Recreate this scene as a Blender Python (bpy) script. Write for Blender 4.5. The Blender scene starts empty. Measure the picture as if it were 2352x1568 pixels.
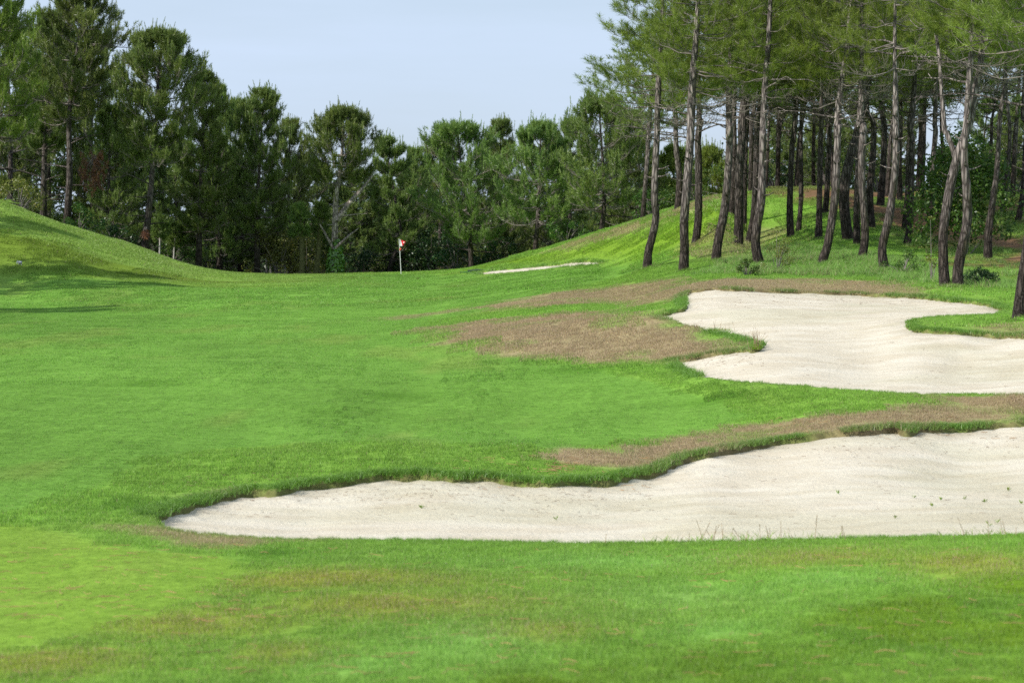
import bpy, math
import numpy as np
from mathutils import Vector

# ------------------------------------------------------------------ camera, light, exposure
F = 5000.0                 # focal length in pixels of a 2352 x 1568 picture
CXP, CYP, HOR = 1176.0, 784.0, 520.0
CAMZ = 5.0
PITCH = math.atan((CYP - HOR) / F)
scene = bpy.context.scene
COL = scene.collection
cam_data = bpy.data.cameras.new('camera')
cam = bpy.data.objects.new('camera', cam_data)
COL.objects.link(cam)
cam_data.sensor_width = 36.0
cam_data.lens = F / 2352.0 * 36.0
cam_data.clip_start = 0.5
cam_data.clip_end = 6000.0
cam.location = (0, 0, CAMZ)
cam.rotation_euler = (math.pi / 2 - PITCH, 0, 0)
cam_data.dof.use_dof = True
cam_data.dof.focus_distance = 52.0
cam_data.dof.aperture_fstop = 3.0
scene.camera = cam

SUN_EL = math.radians(37)
SUN_AZ = math.atan2(-0.86, -0.58)       # from +Y towards +X
sdir = Vector((math.sin(SUN_AZ) * math.cos(SUN_EL), math.cos(SUN_AZ) * math.cos(SUN_EL), math.sin(SUN_EL)))
sun_data = bpy.data.lights.new('sun', 'SUN')
sun_data.energy = 4.4
sun_data.angle = math.radians(0.5)
sun_data.color = (1.0, 0.955, 0.88)
sun = bpy.data.objects.new('sun', sun_data)
COL.objects.link(sun)
sun.rotation_euler = sdir.to_track_quat('Z', 'Y').to_euler()
sun.location = (-40, -20, 60)

world = bpy.data.worlds.new('World')
scene.world = world
world.use_nodes = True
wn = world.node_tree
wn.nodes.clear()
wo = wn.nodes.new('ShaderNodeOutputWorld')
bg = wn.nodes.new('ShaderNodeBackground')
sky = wn.nodes.new('ShaderNodeTexSky')
sky.sky_type = 'NISHITA'
sky.sun_disc = False
sky.sun_elevation = SUN_EL
sky.sun_rotation = SUN_AZ
sky.air_density = 1.15
sky.dust_density = 1.2
sky.ozone_density = 3.0
bg.inputs['Strength'].default_value = 0.10
# thin veil of high cloud
tc = wn.nodes.new('ShaderNodeTexCoord')
mp = wn.nodes.new('ShaderNodeMapping'); mp.inputs['Scale'].default_value = (1.2, 1.2, 9.0)
nz = wn.nodes.new('ShaderNodeTexNoise'); nz.inputs['Scale'].default_value = 2.2; nz.inputs['Detail'].default_value = 5
nz.inputs['Roughness'].default_value = 0.55
mr = wn.nodes.new('ShaderNodeMapRange'); mr.inputs['From Min'].default_value = 0.38; mr.inputs['From Max'].default_value = 0.66
mr.inputs['To Min'].default_value = 0.74; mr.inputs['To Max'].default_value = 0.98
mx = wn.nodes.new('ShaderNodeMix'); mx.data_type = 'RGBA'
mx.inputs['B'].default_value = (5.6, 6.75, 8.5, 1)
wn.links.new(tc.outputs['Generated'], mp.inputs['Vector'])
wn.links.new(mp.outputs['Vector'], nz.inputs['Vector'])
wn.links.new(nz.outputs['Fac'], mr.inputs['Value'])
wn.links.new(mr.outputs['Result'], mx.inputs['Factor'])
wn.links.new(sky.outputs['Color'], mx.inputs['A'])
wn.links.new(mx.outputs['Result'], bg.inputs['Color'])
wn.links.new(bg.outputs['Background'], wo.inputs['Surface'])

scene.view_settings.view_transform = 'Standard'
scene.view_settings.look = 'None'
scene.view_settings.gamma = 1.0
scene.view_settings.use_curve_mapping = False
scene.view_settings.exposure = 0.22
scene.render.engine = 'CYCLES'
scene.cycles.max_bounces = 5
scene.cycles.diffuse_bounces = 3
scene.cycles.glossy_bounces = 2
scene.cycles.transmission_bounces = 3
scene.cycles.transparent_max_bounces = 4
scene.cycles.use_denoising = False
scene.cycles.use_adaptive_sampling = True
scene.cycles.adaptive_threshold = 0.015
scene.cycles.sample_clamp_indirect = 6.0

rng = np.random.default_rng(7)

# ------------------------------------------------------------------ helpers: objects and meshes
def tag(o, label=None, cat=None, group=None, kind=None):
    if label: o['label'] = label
    if cat: o['category'] = cat
    if group: o['group'] = group
    if kind: o['kind'] = kind
    return o

def mesh(name, V, faces, mats, matidx=None, attrs=None, smooth=False):
    """faces: list of int arrays (n,3) or (n,4); attrs: {name: (domain, type, data)}"""
    me = bpy.data.meshes.new(name)
    V = np.asarray(V, np.float32)
    me.vertices.add(len(V))
    me.vertices.foreach_set('co', V.ravel())
    li = np.concatenate([np.asarray(f, np.int32).ravel() for f in faces])
    sizes = np.concatenate([np.full(len(f), np.asarray(f).shape[1], np.int32) for f in faces])
    starts = np.concatenate([[0], np.cumsum(sizes)[:-1]]).astype(np.int32)
    me.loops.add(len(li)); me.loops.foreach_set('vertex_index', li)
    me.polygons.add(len(sizes)); me.polygons.foreach_set('loop_start', starts)
    for m in mats: me.materials.append(m)
    if matidx is not None: me.polygons.foreach_set('material_index', np.asarray(matidx, np.int32))
    if smooth is True: me.polygons.foreach_set('use_smooth', np.ones(len(sizes), bool))
    elif smooth is not False: me.polygons.foreach_set('use_smooth', np.asarray(smooth, bool))
    for k, (dom, typ, data) in (attrs or {}).items():
        a = me.attributes.new(k, typ, dom)
        data = np.asarray(data, np.float32 if typ != 'INT' else np.int32)
        if typ == 'FLOAT_COLOR':
            if data.shape[1] == 3: data = np.concatenate([data, np.ones((len(data), 1), np.float32)], 1)
            a.data.foreach_set('color', np.ascontiguousarray(data, np.float32).ravel())
        elif typ == 'FLOAT_VECTOR': a.data.foreach_set('vector', data.ravel())
        else: a.data.foreach_set('value', data.ravel())
    me.update(calc_edges=True)
    return me

def obj(name, me, parent=None, loc=(0, 0, 0)):
    o = bpy.data.objects.new(name, me)
    COL.objects.link(o)
    o.parent = parent
    o.location = loc
    return o

def empty(name, loc):
    o = bpy.data.objects.new(name, None)
    o.empty_display_size = 0.3
    COL.objects.link(o)
    o.location = loc
    return o

def hash2(ix, iy, seed):
    h = (ix.astype(np.int64) * 374761393 + iy.astype(np.int64) * 668265263 + seed * 974711) & 0xffffffff
    h = ((h ^ (h >> 13)) * 1274126177) & 0xffffffff
    return ((h ^ (h >> 16)) & 0xffff) / 65535.0

def vnoise(x, y, seed=0):
    ix, iy = np.floor(x), np.floor(y)
    fx, fy = x - ix, y - iy
    fx = fx * fx * (3 - 2 * fx); fy = fy * fy * (3 - 2 * fy)
    ix = ix.astype(np.int64); iy = iy.astype(np.int64)
    a = hash2(ix, iy, seed); b = hash2(ix + 1, iy, seed)
    c = hash2(ix, iy + 1, seed); d = hash2(ix + 1, iy + 1, seed)
    return (a + (b - a) * fx) * (1 - fy) + (c + (d - c) * fx) * fy

def fbm(x, y, seed=0, oct=3):
    s = 0; a = 1; t = 0
    for i in range(oct):
        s = s + a * vnoise(x * 2 ** i + 17.3 * i, y * 2 ** i - 9.1 * i, seed + i); t += a; a *= .5
    return s / t

def sstep(a, b, x):
    t = np.clip((x - a) / (b - a), 0, 1)
    return t * t * (3 - 2 * t)

def ray(px, py):
    vx, vy = (np.asarray(px, float) - CXP) / F, (CYP - np.asarray(py, float)) / F
    dy = math.cos(PITCH) + vy * math.sin(PITCH)
    dz = -math.sin(PITCH) + vy * math.cos(PITCH)
    return vx / dy, dz / dy                 # x and z travelled per metre of depth

def P3(px, py, y):
    u, t = ray(px, py)
    return np.array([u * y, y, CAMZ + t * y])

# ------------------------------------------------------------------ terrain
CP = """
-300 1800 9.5;600 1800 9.5;1200 1800 9.5;1800 1800 9.5;2700 1800 9.3
-300 1568 12.8;300 1568 12.8;1176 1568 12.6;1800 1568 12.4;2352 1568 12.2;2900 1568 12.2
0 1400 16.8;600 1400 16.6;1176 1400 16.3;1800 1400 16;2352 1400 15.8
-100 1290 20.3;330 1290 20.2;800 1310 19.3;1300 1310 19.2;1900 1300 19;2352 1290 18.8
0 1200 24;360 1195 24.6;660 1236 23.3;1102 1240 23;1500 1243 22.8;1899 1234 22.4;2352 1224 21.8;2800 1210 22
700 1180 26;1100 1180 25.6;1600 1170 25.6;2200 1150 25.6;1700 1100 29;2200 1060 31
0 1120 28;300 1130 27.6;520 1140 27.6;700 1108 28.8;900 1085 29.6;1193 1095 29.4;1400 1100 29.4;1500 1080 30.4
1634 1040 31.6;1899 1000 33;2112 985 33.8;2352 975 34.3;2700 975 34.5
600 1050 31.3;900 1020 32.2;1200 1025 32;1450 1040 32
0 1030 33;300 1030 32.8;600 1010 35;900 1000 36;1200 1005 35.5;1500 990 35.8;1800 965 36
0 900 44;300 905 43.5;600 905 43;820 930 40.5;1100 900 43;1400 900 42.5;1600 905 41;1740 948 37.5;2000 920 37.3;2352 906 37.2;2700 905 37
0 800 57;300 800 57;600 800 57;950 810 55;1215 818 50.5;1450 836 47.3;1552 838 46;1620 870 42.5;1814 884 40.2;2100 904 38.2
0 720 80;300 720 80;600 720 79;900 730 74;700 760 66;950 757 63
1200 790 54;1300 760 57;1130 729 66;1300 716 63;1430 719 60;1514 726 57;1600 753 53;1700 780 49;1749 800 46.3;1640 818 46.4
2000 840 44;2352 850 42.5;1900 760 50;2200 810 45.5;2352 779 46.5;2200 769 47.3;2085 745 49.5;2200 735 51;2308 716 53;2352 735 50;2800 760 48
1000 720 75;1100 705 74;1300 680 74;1450 695 68;1565 684 61;1650 666 62;1900 676 61;2124 688 58.5;2308 706 54.5;2700 720 53
1200 660 89;1200 680 80;1300 656 82;1300 640 92;1460 645 76;1600 637 73;1800 634 71;2000 642 68;2150 655 63;2352 668 60;2700 680 60
0 660 101;300 660 101;600 665 101;900 660 103;1060 650 106
0 630 105;0 600 108;0 545 113;0 500 118;0 462 124;-400 600 104;-400 520 112;-400 420 125
100 500 124;200 531 126;300 561 129;400 599 133;500 627 139;250 620 110;150 570 113;450 630 118
600 633 137;700 634 136;820 632 136;922 628 133;1000 624 134;1080 616 135;1060 630 119
1100 627 114;1250 618 108;1388 606 100;1346 612 98;1300 600 112;1200 606 119
1200 582 129;1300 556 126;1380 531 122;1480 500 117;1560 472 113;1650 450 109;1760 437 105;1900 439 103;2200 444 101;2352 462 98;2800 450 98
1300 580 117;1450 550 107;1560 520 97;1650 500 92;1520 580 91;1420 630 88;1400 645 84
1480 614 83;1572 622 77;1645 596 81;1740 598 78;1890 603 76;2028 612 72;2165 657 62;2340 736 51;1500 634 77
1600 557 89;1695 560 88;1720 549 91;1815 540 90;1980 588 77;2085 560 85;2150 540 88;2300 480 96;2300 640 68;2280 598 76;2340 560 83;2500 620 70
1850 480 97;2000 490 95;2150 490 95
0 540 142;-400 520 145;200 590 145;300 620 150;500 660 165;700 660 165;920 660 165;1080 655 165;1300 610 150;1480 560 140;1650 520 132;1760 490 130;2000 490 130;2352 500 130;2800 500 130
-300 580 190;300 600 190;900 610 190;1500 590 190;2100 560 190;2700 560 190
"""
cps = []
for row in CP.strip().splitlines():
    for c in row.split(';'):
        if c.strip(): cps.append([float(v) for v in c.split()])
cps = np.array(cps)
_u, _t = ray(cps[:, 0], cps[:, 1])
extra = []
for uu in (-1.4, -.8, -.45, .45, .8, 1.4):
    for yy in (9.5, 20, 35, 60, 100, 150):
        g = {9.5: -2.7, 20: -3.1, 35: -3.2, 60: -2.6, 100: -2.0, 150: -2.4}[yy]
        extra.append((uu, math.log(yy), g / yy))
CU = np.concatenate([_u, [e[0] for e in extra]]) * 5
CV = np.concatenate([np.log(cps[:, 2]), [e[1] for e in extra]])
CT = np.concatenate([_t, [e[2] for e in extra]])
def _k(r2): return np.where(r2 > 1e-12, .5 * r2 * np.log(np.maximum(r2, 1e-12)), 0)
NCP = len(CU)
A = np.zeros((NCP + 3, NCP + 3))
A[:NCP, :NCP] = _k((CU[:, None] - CU) ** 2 + (CV[:, None] - CV) ** 2) + np.eye(NCP) * 2e-4
A[:NCP, NCP] = 1; A[:NCP, NCP + 1] = CU; A[:NCP, NCP + 2] = CV
A[NCP:, :NCP] = A[:NCP, NCP:].T
Wt = np.linalg.solve(A, np.concatenate([CT, [0, 0, 0]]))

def H(x, y):
    x = np.asarray(x, float); y = np.asarray(y, float)
    shp = np.broadcast(x, y).shape
    x = np.broadcast_to(x, shp).ravel(); y = np.broadcast_to(y, shp).ravel()
    yc = np.clip(y, 9.0, 200.0)
    u = np.clip(x / yc, -1.4, 1.4) * 5; v = np.log(yc)
    out = np.empty(len(x))
    for s in range(0, len(x), 20000):
        a, b = u[s:s + 20000], v[s:s + 20000]
        r2 = (a[:, None] - CU) ** 2 + (b[:, None] - CV) ** 2
        out[s:s + 20000] = _k(r2) @ Wt[:NCP] + Wt[NCP] + a * Wt[NCP + 1] + b * Wt[NCP + 2]
    z = yc * out
    far = sstep(165, 260, y)
    z = z * (1 - far) + (-3.2) * far
    side = sstep(0.9, 1.4, np.abs(x / yc))
    z = z * (1 - side) + np.clip(z, -3.6, -1.5) * side
    z = z + (fbm(x / 7, y / 7, 3, 2) - .5) * 0.10 * sstep(30, 60, y) + (fbm(x / 2.2, y / 2.2, 5, 2) - .5) * 0.03
    z = z + .13 * np.exp(-((x - 2.4) / 4.2) ** 2 - ((y - 56.0) / 3.4) ** 2) * 1.5
    return (CAMZ + z).reshape(shp)

_ys = np.exp(np.linspace(math.log(9.2), math.log(190), 1100))
def hit(px, py, off=0.0):
    px = np.atleast_1d(np.asarray(px, float)); py = np.atleast_1d(np.asarray(py, float))
    off = np.broadcast_to(np.asarray(off, float), px.shape)
    u, t = ray(px, py)
    X = u[:, None] * _ys; Y = np.broadcast_to(_ys, X.shape)
    z = H(X, Y) + off[:, None] - CAMZ
    g = z - t[:, None] * _ys
    res = np.zeros((len(px), 3))
    for i in range(len(px)):
        k = np.argmax(g[i] > 0)
        if g[i, k] <= 0: k = np.argmax(g[i])
        y = _ys[k]
        if k > 0 and g[i, k] > 0:
            a, b = g[i, k - 1], g[i, k]
            y = _ys[k - 1] + (_ys[k] - _ys[k - 1]) * (-a) / (b - a)
        res[i] = (u[i] * y, y, CAMZ + t[i] * y)
    return res

def dense(poly, step=18.0):
    out = []
    for i in range(len(poly)):
        a, b = poly[i], poly[(i + 1) % len(poly)]
        k = max(1, int(math.hypot(a[0] - b[0], a[1] - b[1]) / step))
        for j in range(k):
            f = j / k
            out.append([a[m] + (b[m] - a[m]) * f for m in range(len(a))])
    return np.array(out)

def sdf(poly, x, y):
    """positive inside"""
    poly = np.asarray(poly)[:, :2]
    shp = x.shape; x = x.ravel(); y = y.ravel()
    d = np.full(x.shape, 1e9); ins = np.zeros(x.shape, bool)
    for i in range(len(poly)):
        ax, ay = poly[i]; bx, by = poly[(i + 1) % len(poly)]
        ex, ey = bx - ax, by - ay
        L = ex * ex + ey * ey + 1e-12
        tt = np.clip(((x - ax) * ex + (y - ay) * ey) / L, 0, 1)
        dd = (x - ax - tt * ex) ** 2 + (y - ay - tt * ey) ** 2
        d = np.minimum(d, dd)
        c = (ay > y) != (by > y)
        if abs(ey) > 1e-12:
            ins ^= c & (x < ex * (y - ay) / ey + ax)
    d = np.sqrt(d)
    return np.where(ins, d, -d).reshape(shp)

def box_sdf(poly, x, y, pad):
    lo = poly[:, :2].min(0) - pad; hi = poly[:, :2].max(0) + pad
    m = (x > lo[0]) & (x < hi[0]) & (y > lo[1]) & (y < hi[1])
    r = np.full(x.shape, -9.0)
    if m.any(): r[m] = sdf(poly, x[m], y[m])
    return r

# bunker outlines as seen; third value 1 = the raised far lip shows there
BN = [(350,1202,1),(386,1190,1),(437,1177,1),(472,1162,1),(513,1157,1),(574,1139,1),(635,1143,1),(711,1126,1),(792,1116,1),(884,1104,1),
 (960,1101,1),(1041,1109,1),(1117,1106,1),(1187,1118,1),(1262,1121,1),(1331,1116,1),(1400,1117,1),(1453,1102,1),(1501,1096,1),(1554,1074,1),
 (1581,1060,1),(1634,1051,1),(1713,1039,1),(1793,1022,1),(1899,1006,1),(1974,1000,1),(2059,992,1),(2080,1001,1),(2112,994,1),(2218,994,1),
 (2271,987,1),(2352,980,1),(2500,974,1),(2750,985,1),(2850,1100,.5),(2700,1200,0),(2500,1217,0),(2352,1224,0),(2165,1229,0),(1899,1234,0),
 (1634,1242,0),(1368,1245,0),(1194,1243,0),(965,1239,0),(762,1237,0),(660,1236,0),(584,1232,0),(457,1223,0),(386,1212,0)]
BM = [(1511,727,.4),(1544,721,1),(1573,715,1),(1579,708,1),(1571,694,1),(1565,684,1),(1585,675,1),(1610,671,1),(1643,666,1),(1668,669,1),
 (1751,671,1),(1792,673,1),(1875,676,1),(1958,679,1),(2041,683,1),(2124,688,1),(2186,694,1),(2248,700,1),(2289,708,1),(2308,714,.5),
 (2277,721,0),(2227,722,0),(2144,725,0),(2103,731,0),(2082,741,.5),(2086,756,1),(2107,764,1),(2144,766,1),(2206,770,1),(2289,777,1),
 (2352,779,1),(2600,790,1),(2700,850,.5),(2600,895,0),(2352,904,0),(2133,903,0),(2079,902,0),(1999,897,0),(1898,890,0),(1814,882,0),
 (1730,877,0),(1663,870,0),(1612,862,0),(1562,847,.4),(1552,833,1),(1579,830,1),(1637,820,1),(1689,814,1),(1728,811,1),(1749,804,.7),
 (1748,790,.2),(1722,780,0),(1689,772,0),(1637,759,0),(1573,743,0)]
BF = [(1086,628,1),(1108,625.7,1),(1141,622.6,1),(1174,620,1),(1205,617,1),(1236,613.5,1),(1267,610.8,1),(1299,607,1),(1330,602.5,1),
 (1346,602,1),(1369,603.5,1),(1388,605.5,.5),(1346,609.5,0),(1291,613.5,0),(1244,618,0),(1197,623,0),(1150,627,0),(1108,629.5,0)]
LIP = (0.10, 0.08, 0.06)
bunkers = []
for poly, lip in zip((BN, BM, BF), LIP):
    d = dense(poly, 14 if poly is not BF else 8)
    w = hit(d[:, 0], d[:, 1], -lip * d[:, 2])[:, :2]
    bunkers.append(w)

def bunker_s(i, x, y):
    s = box_sdf(bunkers[i], x, y, 2.5)
    k = (1, 1.2, 1.6)[i]
    return s + (fbm(x / (.35 * k), y / (.35 * k), 31 + i, 3) - .5) * (.16 * k)

def zone(pts):
    d = dense([(a, b) for a, b in pts], 30)
    return hit(d[:, 0], d[:, 1])[:, :2]

Z_BROWN = [zone(p) for p in (
 [(975,757),(1060,740),(1130,732),(1200,724),(1300,718),(1400,719),(1500,728),(1600,756),(1700,783),(1745,800),(1700,812),(1640,817),(1560,826),(1450,831),(1330,826),(1200,815),(1100,792),(1020,777)],
 [(1085,706),(1150,690),(1300,668),(1460,651),(1600,641),(1800,639),(2000,646),(2140,661),(2160,680),(2050,683),(1900,677),(1790,673),(1650,667),(1570,684),(1520,700),(1430,697),(1300,700),(1200,708),(1100,718)],
 [(1180,1032),(1300,1040),(1450,1022),(1600,1000),(1750,975),(1900,950),(2050,932),(2200,912),(2352,906),(2600,906),(2600,968),(2352,972),(2250,980),(2112,986),(1974,992),(1850,1002),(1700,1030),(1600,1048),(1520,1076),(1450,1082),(1350,1064),(1250,1052)],
 [(1200,592),(1300,567),(1400,547),(1500,520),(1565,497),(1640,484),(1640,455),(1575,471),(1490,499),(1400,530),(1310,557)],
 [(270,1210),(350,1212),(480,1226),(620,1238),(690,1243),(580,1256),(480,1256),(400,1240)],
 [(2190,752),(2300,745),(2450,742),(2450,778),(2350,776),(2250,768)],
 [(470,1130),(520,1122),(560,1130),(540,1138),(480,1140)],
 [(1560,560),(1620,530),(1700,510),(1800,520),(1820,560),(1700,600),(1620,600)],
 [(880,728),(1000,716),(1090,704),(1100,712),(1000,724),(900,735)])]
ZB_W = (0.96, 0.85, .95, .7, .8, .55, .6, .45, .45)
Z_LIT = zone([(1740,432),(1800,430),(2000,437),(2200,442),(2450,450),(2450,600),(2330,640),(2250,640),(2200,575),(2120,560),(2080,540),(1980,510),(1880,475),(1800,455)])
Z_SHAG = zone([(1585,632),(1620,604),(1700,592),(1750,560),(1830,560),(1930,570),(2030,585),(2150,610),(2300,640),(2450,660),(2450,672),(2300,664),(2150,655),(2060,648),(2000,641),(1900,635),(1800,632),(1700,631)])
Z_LIME = zone([(-200,1195),(60,1205),(180,1225),(330,1262),(500,1275),(590,1292),(540,1335),(400,1400),(200,1455),(0,1500),(-200,1525)])
Z_GREEN = zone([(-300,1180),(0,1180),(200,1130),(330,1060),(480,1030),(700,1018),(900,1012),(1100,1020),(1300,1030),(1450,1018),(1600,990),(1740,955),(1650,920),(1500,880),(1350,845),(1215,822),(1050,795),(930,760),(1050,725),(1200,700),(1300,672),(1400,640),(1500,612),(1380,612),(1250,622),(1100,632),(922,629),(600,634),(500,640),(250,640),(0,640),(-300,650)])
Z_DEEP = zone([(1080,1600),(1250,1540),(1420,1475),(1600,1455),(1750,1440),(1950,1400),(2150,1360),(2500,1270),(2600,1600)])
Z_HILL = zone([(1060,622),(1200,604),(1350,600),(1450,598),(1520,590),(1640,560),(1720,500),(1640,480),(1500,520),(1400,547),(1250,580)])
Z_SOFT = []   # soft tints: px, py, radius x px, radius y px -> ellipse in world
def soft(px, py, rx, ry):
    c = hit(px, py)[0]; a = hit(px, py - ry)[0]; b = hit(px, py + ry)[0]
    return (c[0], (a[1] + b[1]) / 2, rx / F * c[1], max(.3, abs(a[1] - b[1]) / 2))
S_OLIVE = [soft(*p) for p in ((750,1330,420,28),(900,1390,330,36),(420,1430,300,40),(100,1520,250,40),(650,1500,120,30),(1850,1280,260,22),(2250,1300,200,40),(1200,1450,200,26))]
S_BLUE = [soft(*p) for p in ((1600,1370,260,40),(1050,1480,200,60),(1400,1290,300,20),(1900,1330,160,26),(850,1530,160,40),(1650,1450,140,30))]
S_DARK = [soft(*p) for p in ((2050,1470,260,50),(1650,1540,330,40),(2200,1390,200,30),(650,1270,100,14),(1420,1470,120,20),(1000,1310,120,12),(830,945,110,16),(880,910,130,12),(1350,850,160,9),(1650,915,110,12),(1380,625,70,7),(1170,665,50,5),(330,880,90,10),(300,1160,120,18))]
S_PALE = [soft(*p) for p in ((1450,612,90,7),(1150,1000,200,14),(600,760,200,10),(250,810,200,14),(1500,990,150,14),(1000,940,90,14),(500,700,200,8))]

def ell(L, x, y):
    m = np.zeros(x.shape)
    for cx, cy, rx, ry in L:
        q = ((x - cx) / rx) ** 2 + ((y - cy) / ry) ** 2
        m = np.maximum(m, np.exp(-q * 1.2) * (q < 6))
    return m

C_FAIR = np.array((.138, .275, .040)); C_ROUGH = np.array((.168, .305, .042)); C_LIME = np.array((.195, .310, .035))
C_STRAW = np.array((.36, .258, .155)); C_OLIVE = np.array((.235, .270, .035)); C_BLUE = np.array((.175, .325, .060))
C_HILL = np.array((.165, .275, .020)); C_LITTER = np.array((.17, .085, .055)); C_DARK = np.array((.082, .190, .018))
C_MOUND = np.array((.195, .290, .055))

def ground_look(x, y):
    """-> colour, share of dry stalks, height class 0..1 (mown..shaggy), litter"""
    x = np.asarray(x, float); y = np.asarray(y, float)
    n1 = fbm(x / 3.1, y / 5.0, 11, 3); n2 = fbm(x / .9, y / 1.6, 21, 3); n3 = fbm(x / 9, y / 16, 41, 2)
    wob = (n2 - .5)
    c = np.empty(x.shape + (3,)); c[:] = C_ROUGH
    def mixin(col, m):
        nonlocal c
        m = np.clip(m, 0, 1)[..., None]
        c = c * (1 - m) + col * m
    g = sstep(-.15, .15, box_sdf(Z_GREEN, x, y, 1) + wob * .3)
    mixin(C_FAIR, g)
    mown = g.copy()
    lm = sstep(-.12, .25, box_sdf(Z_LIME, x, y, 1) + wob * .4)
    mixin(C_LIME * .8 + C_FAIR * .2, lm); mown = np.maximum(mown, lm)
    mixin(C_HILL, sstep(-1, 1.5, box_sdf(Z_HILL, x, y, 2)) * .85)
    mixin(C_OLIVE, ell(S_OLIVE, x, y) * (.35 + .9 * n2) * (1 - lm))
    mixin(C_BLUE * 1.1, ell(S_BLUE, x, y) * .9 * (1 - lm))
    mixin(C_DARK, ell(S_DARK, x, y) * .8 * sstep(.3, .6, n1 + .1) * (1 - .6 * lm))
    mixin(C_FAIR * 1.18, ell(S_PALE, x, y) * .6)
    dp = sstep(-.25, .35, box_sdf(Z_DEEP, x, y, 1) + wob * .9)
    mixin(np.array((.125, .215, .014)), dp * (.30 + .75 * sstep(.35, .6, n2)))
    # mound on the left, mown in bands across the slope
    mo = sstep(100, 112, y) * sstep(-6, -12, x)
    mixin(C_MOUND, mo * .75)
    mixin(np.array((.130, .195, .018)), mo * .8 * sstep(.5, .68, vnoise(x / 30 + 3, y / 2.3 + .05 * x, 77)))
    c = c * (.86 + .28 * n1)[..., None] * (.92 + .16 * n3)[..., None]
    # yellowish wear
    wear = sstep(.60, .80, fbm(x / 1.6, y / 5.5, 61, 3)) * .30
    mixin(np.array((.22, .25, .06)), wear * (.5 + .5 * g))
    dry = np.zeros(x.shape) + .02 + .24 * ell(S_OLIVE, x, y) * (1 - lm)
    br = np.zeros(x.shape)
    for zp, w in zip(Z_BROWN, ZB_W):
        s = box_sdf(zp, x, y, 1.5)
        fe = .28 + .004 * y
        br = np.maximum(br, sstep(-fe, fe * 1.4, s + wob * (.9 + .012 * y)) * w)
    br = br * (1 - .55 * sstep(.58, .72, fbm(x / 1.3, y / 1.9, 88, 3)))
    mixin(C_STRAW * (.62 + .5 * n2)[..., None], br * .88)
    dry = np.maximum(dry, br)
    lt = sstep(-1.2, 1.5, box_sdf(Z_LIT, x, y, 3) + wob * 5)
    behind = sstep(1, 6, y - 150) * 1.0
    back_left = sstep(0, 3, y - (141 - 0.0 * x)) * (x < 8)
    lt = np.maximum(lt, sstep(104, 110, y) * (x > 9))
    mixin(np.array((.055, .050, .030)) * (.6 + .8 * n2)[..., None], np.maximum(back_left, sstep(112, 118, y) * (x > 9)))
    lt = np.maximum(lt, back_left)
    lt = lt * (1 - .75 * sstep(.50, .62, fbm(x / 3.5, y / 5, 97, 3)) * (y < 104))
    mixin(C_LITTER * (.5 + 1.0 * n2)[..., None], lt * .92 * (y < 112))
    sh = sstep(-.5, 1.0, box_sdf(Z_SHAG, x, y, 2) + wob * 1.5)
    mixin(np.array((.10, .22, .04)), sh * .5)
    return c, dry, mown, lt, sh

# ------------------------------------------------------------------ materials
def new_mat(name):
    m = bpy.data.materials.new(name); m.use_nodes = True
    nt = m.node_tree; nt.nodes.clear()
    out = nt.nodes.new('ShaderNodeOutputMaterial')
    return m, nt, out
def N(nt, typ, **kw):
    nd = nt.nodes.new(typ)
    for k, v in kw.items():
        if k.startswith('i_'): nd.inputs[k[2:].replace('_', ' ')].default_value = v
        else: setattr(nd, k, v)
    return nd
def L(nt, a, b): nt.links.new(a, b)
def mixc(nt, fac, a, b, mode='MIX'):
    m = nt.nodes.new('ShaderNodeMix'); m.data_type = 'RGBA'; m.blend_type = mode
    for sock, val in ((m.inputs['Factor'], fac), (m.inputs['A'], a), (m.inputs['B'], b)):
        if isinstance(val, bpy.types.NodeSocket): nt.links.new(val, sock)
        elif isinstance(val, (int, float)): sock.default_value = val
        else: sock.default_value = (*val, 1) if len(val) == 3 else val
    return m.outputs['Result']
def maprange(nt, v, a, b, c, d):
    m = nt.nodes.new('ShaderNodeMapRange')
    nt.links.new(v, m.inputs['Value'])
    m.inputs['From Min'].default_value = a; m.inputs['From Max'].default_value = b
    m.inputs['To Min'].default_value = c; m.inputs['To Max'].default_value = d
    return m.outputs['Result']
def attr(nt, name, typ='GEOMETRY', out='Fac'):
    a = nt.nodes.new('ShaderNodeAttribute'); a.attribute_name = name; a.attribute_type = typ
    return a.outputs[out]
def noise(nt, vec, scale, detail=3, rough=.55, mapscale=None):
    if mapscale:
        mp = N(nt, 'ShaderNodeMapping'); mp.inputs['Scale'].default_value = mapscale
        L(nt, vec, mp.inputs['Vector']); vec = mp.outputs['Vector']
    t = N(nt, 'ShaderNodeTexNoise'); t.inputs['Scale'].default_value = scale
    t.inputs['Detail'].default_value = detail; t.inputs['Roughness'].default_value = rough
    L(nt, vec, t.inputs['Vector'])
    return t.outputs['Fac']
def principled(nt, out, col, rough=.8, bump=None, bs=.3, bd=.02, spec=.25):
    p = N(nt, 'ShaderNodeBsdfPrincipled')
    if isinstance(col, bpy.types.NodeSocket): L(nt, col, p.inputs['Base Color'])
    else: p.inputs['Base Color'].default_value = (*col, 1)
    p.inputs['Roughness'].default_value = rough
    p.inputs['Specular IOR Level'].default_value = spec
    if bump is not None:
        b = N(nt, 'ShaderNodeBump'); b.inputs['Strength'].default_value = bs; b.inputs['Distance'].default_value = bd
        L(nt, bump, b.inputs['Height']); L(nt, b.outputs['Normal'], p.inputs['Normal'])
    L(nt, p.outputs['BSDF'], out.inputs['Surface'])
    return p

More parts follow.
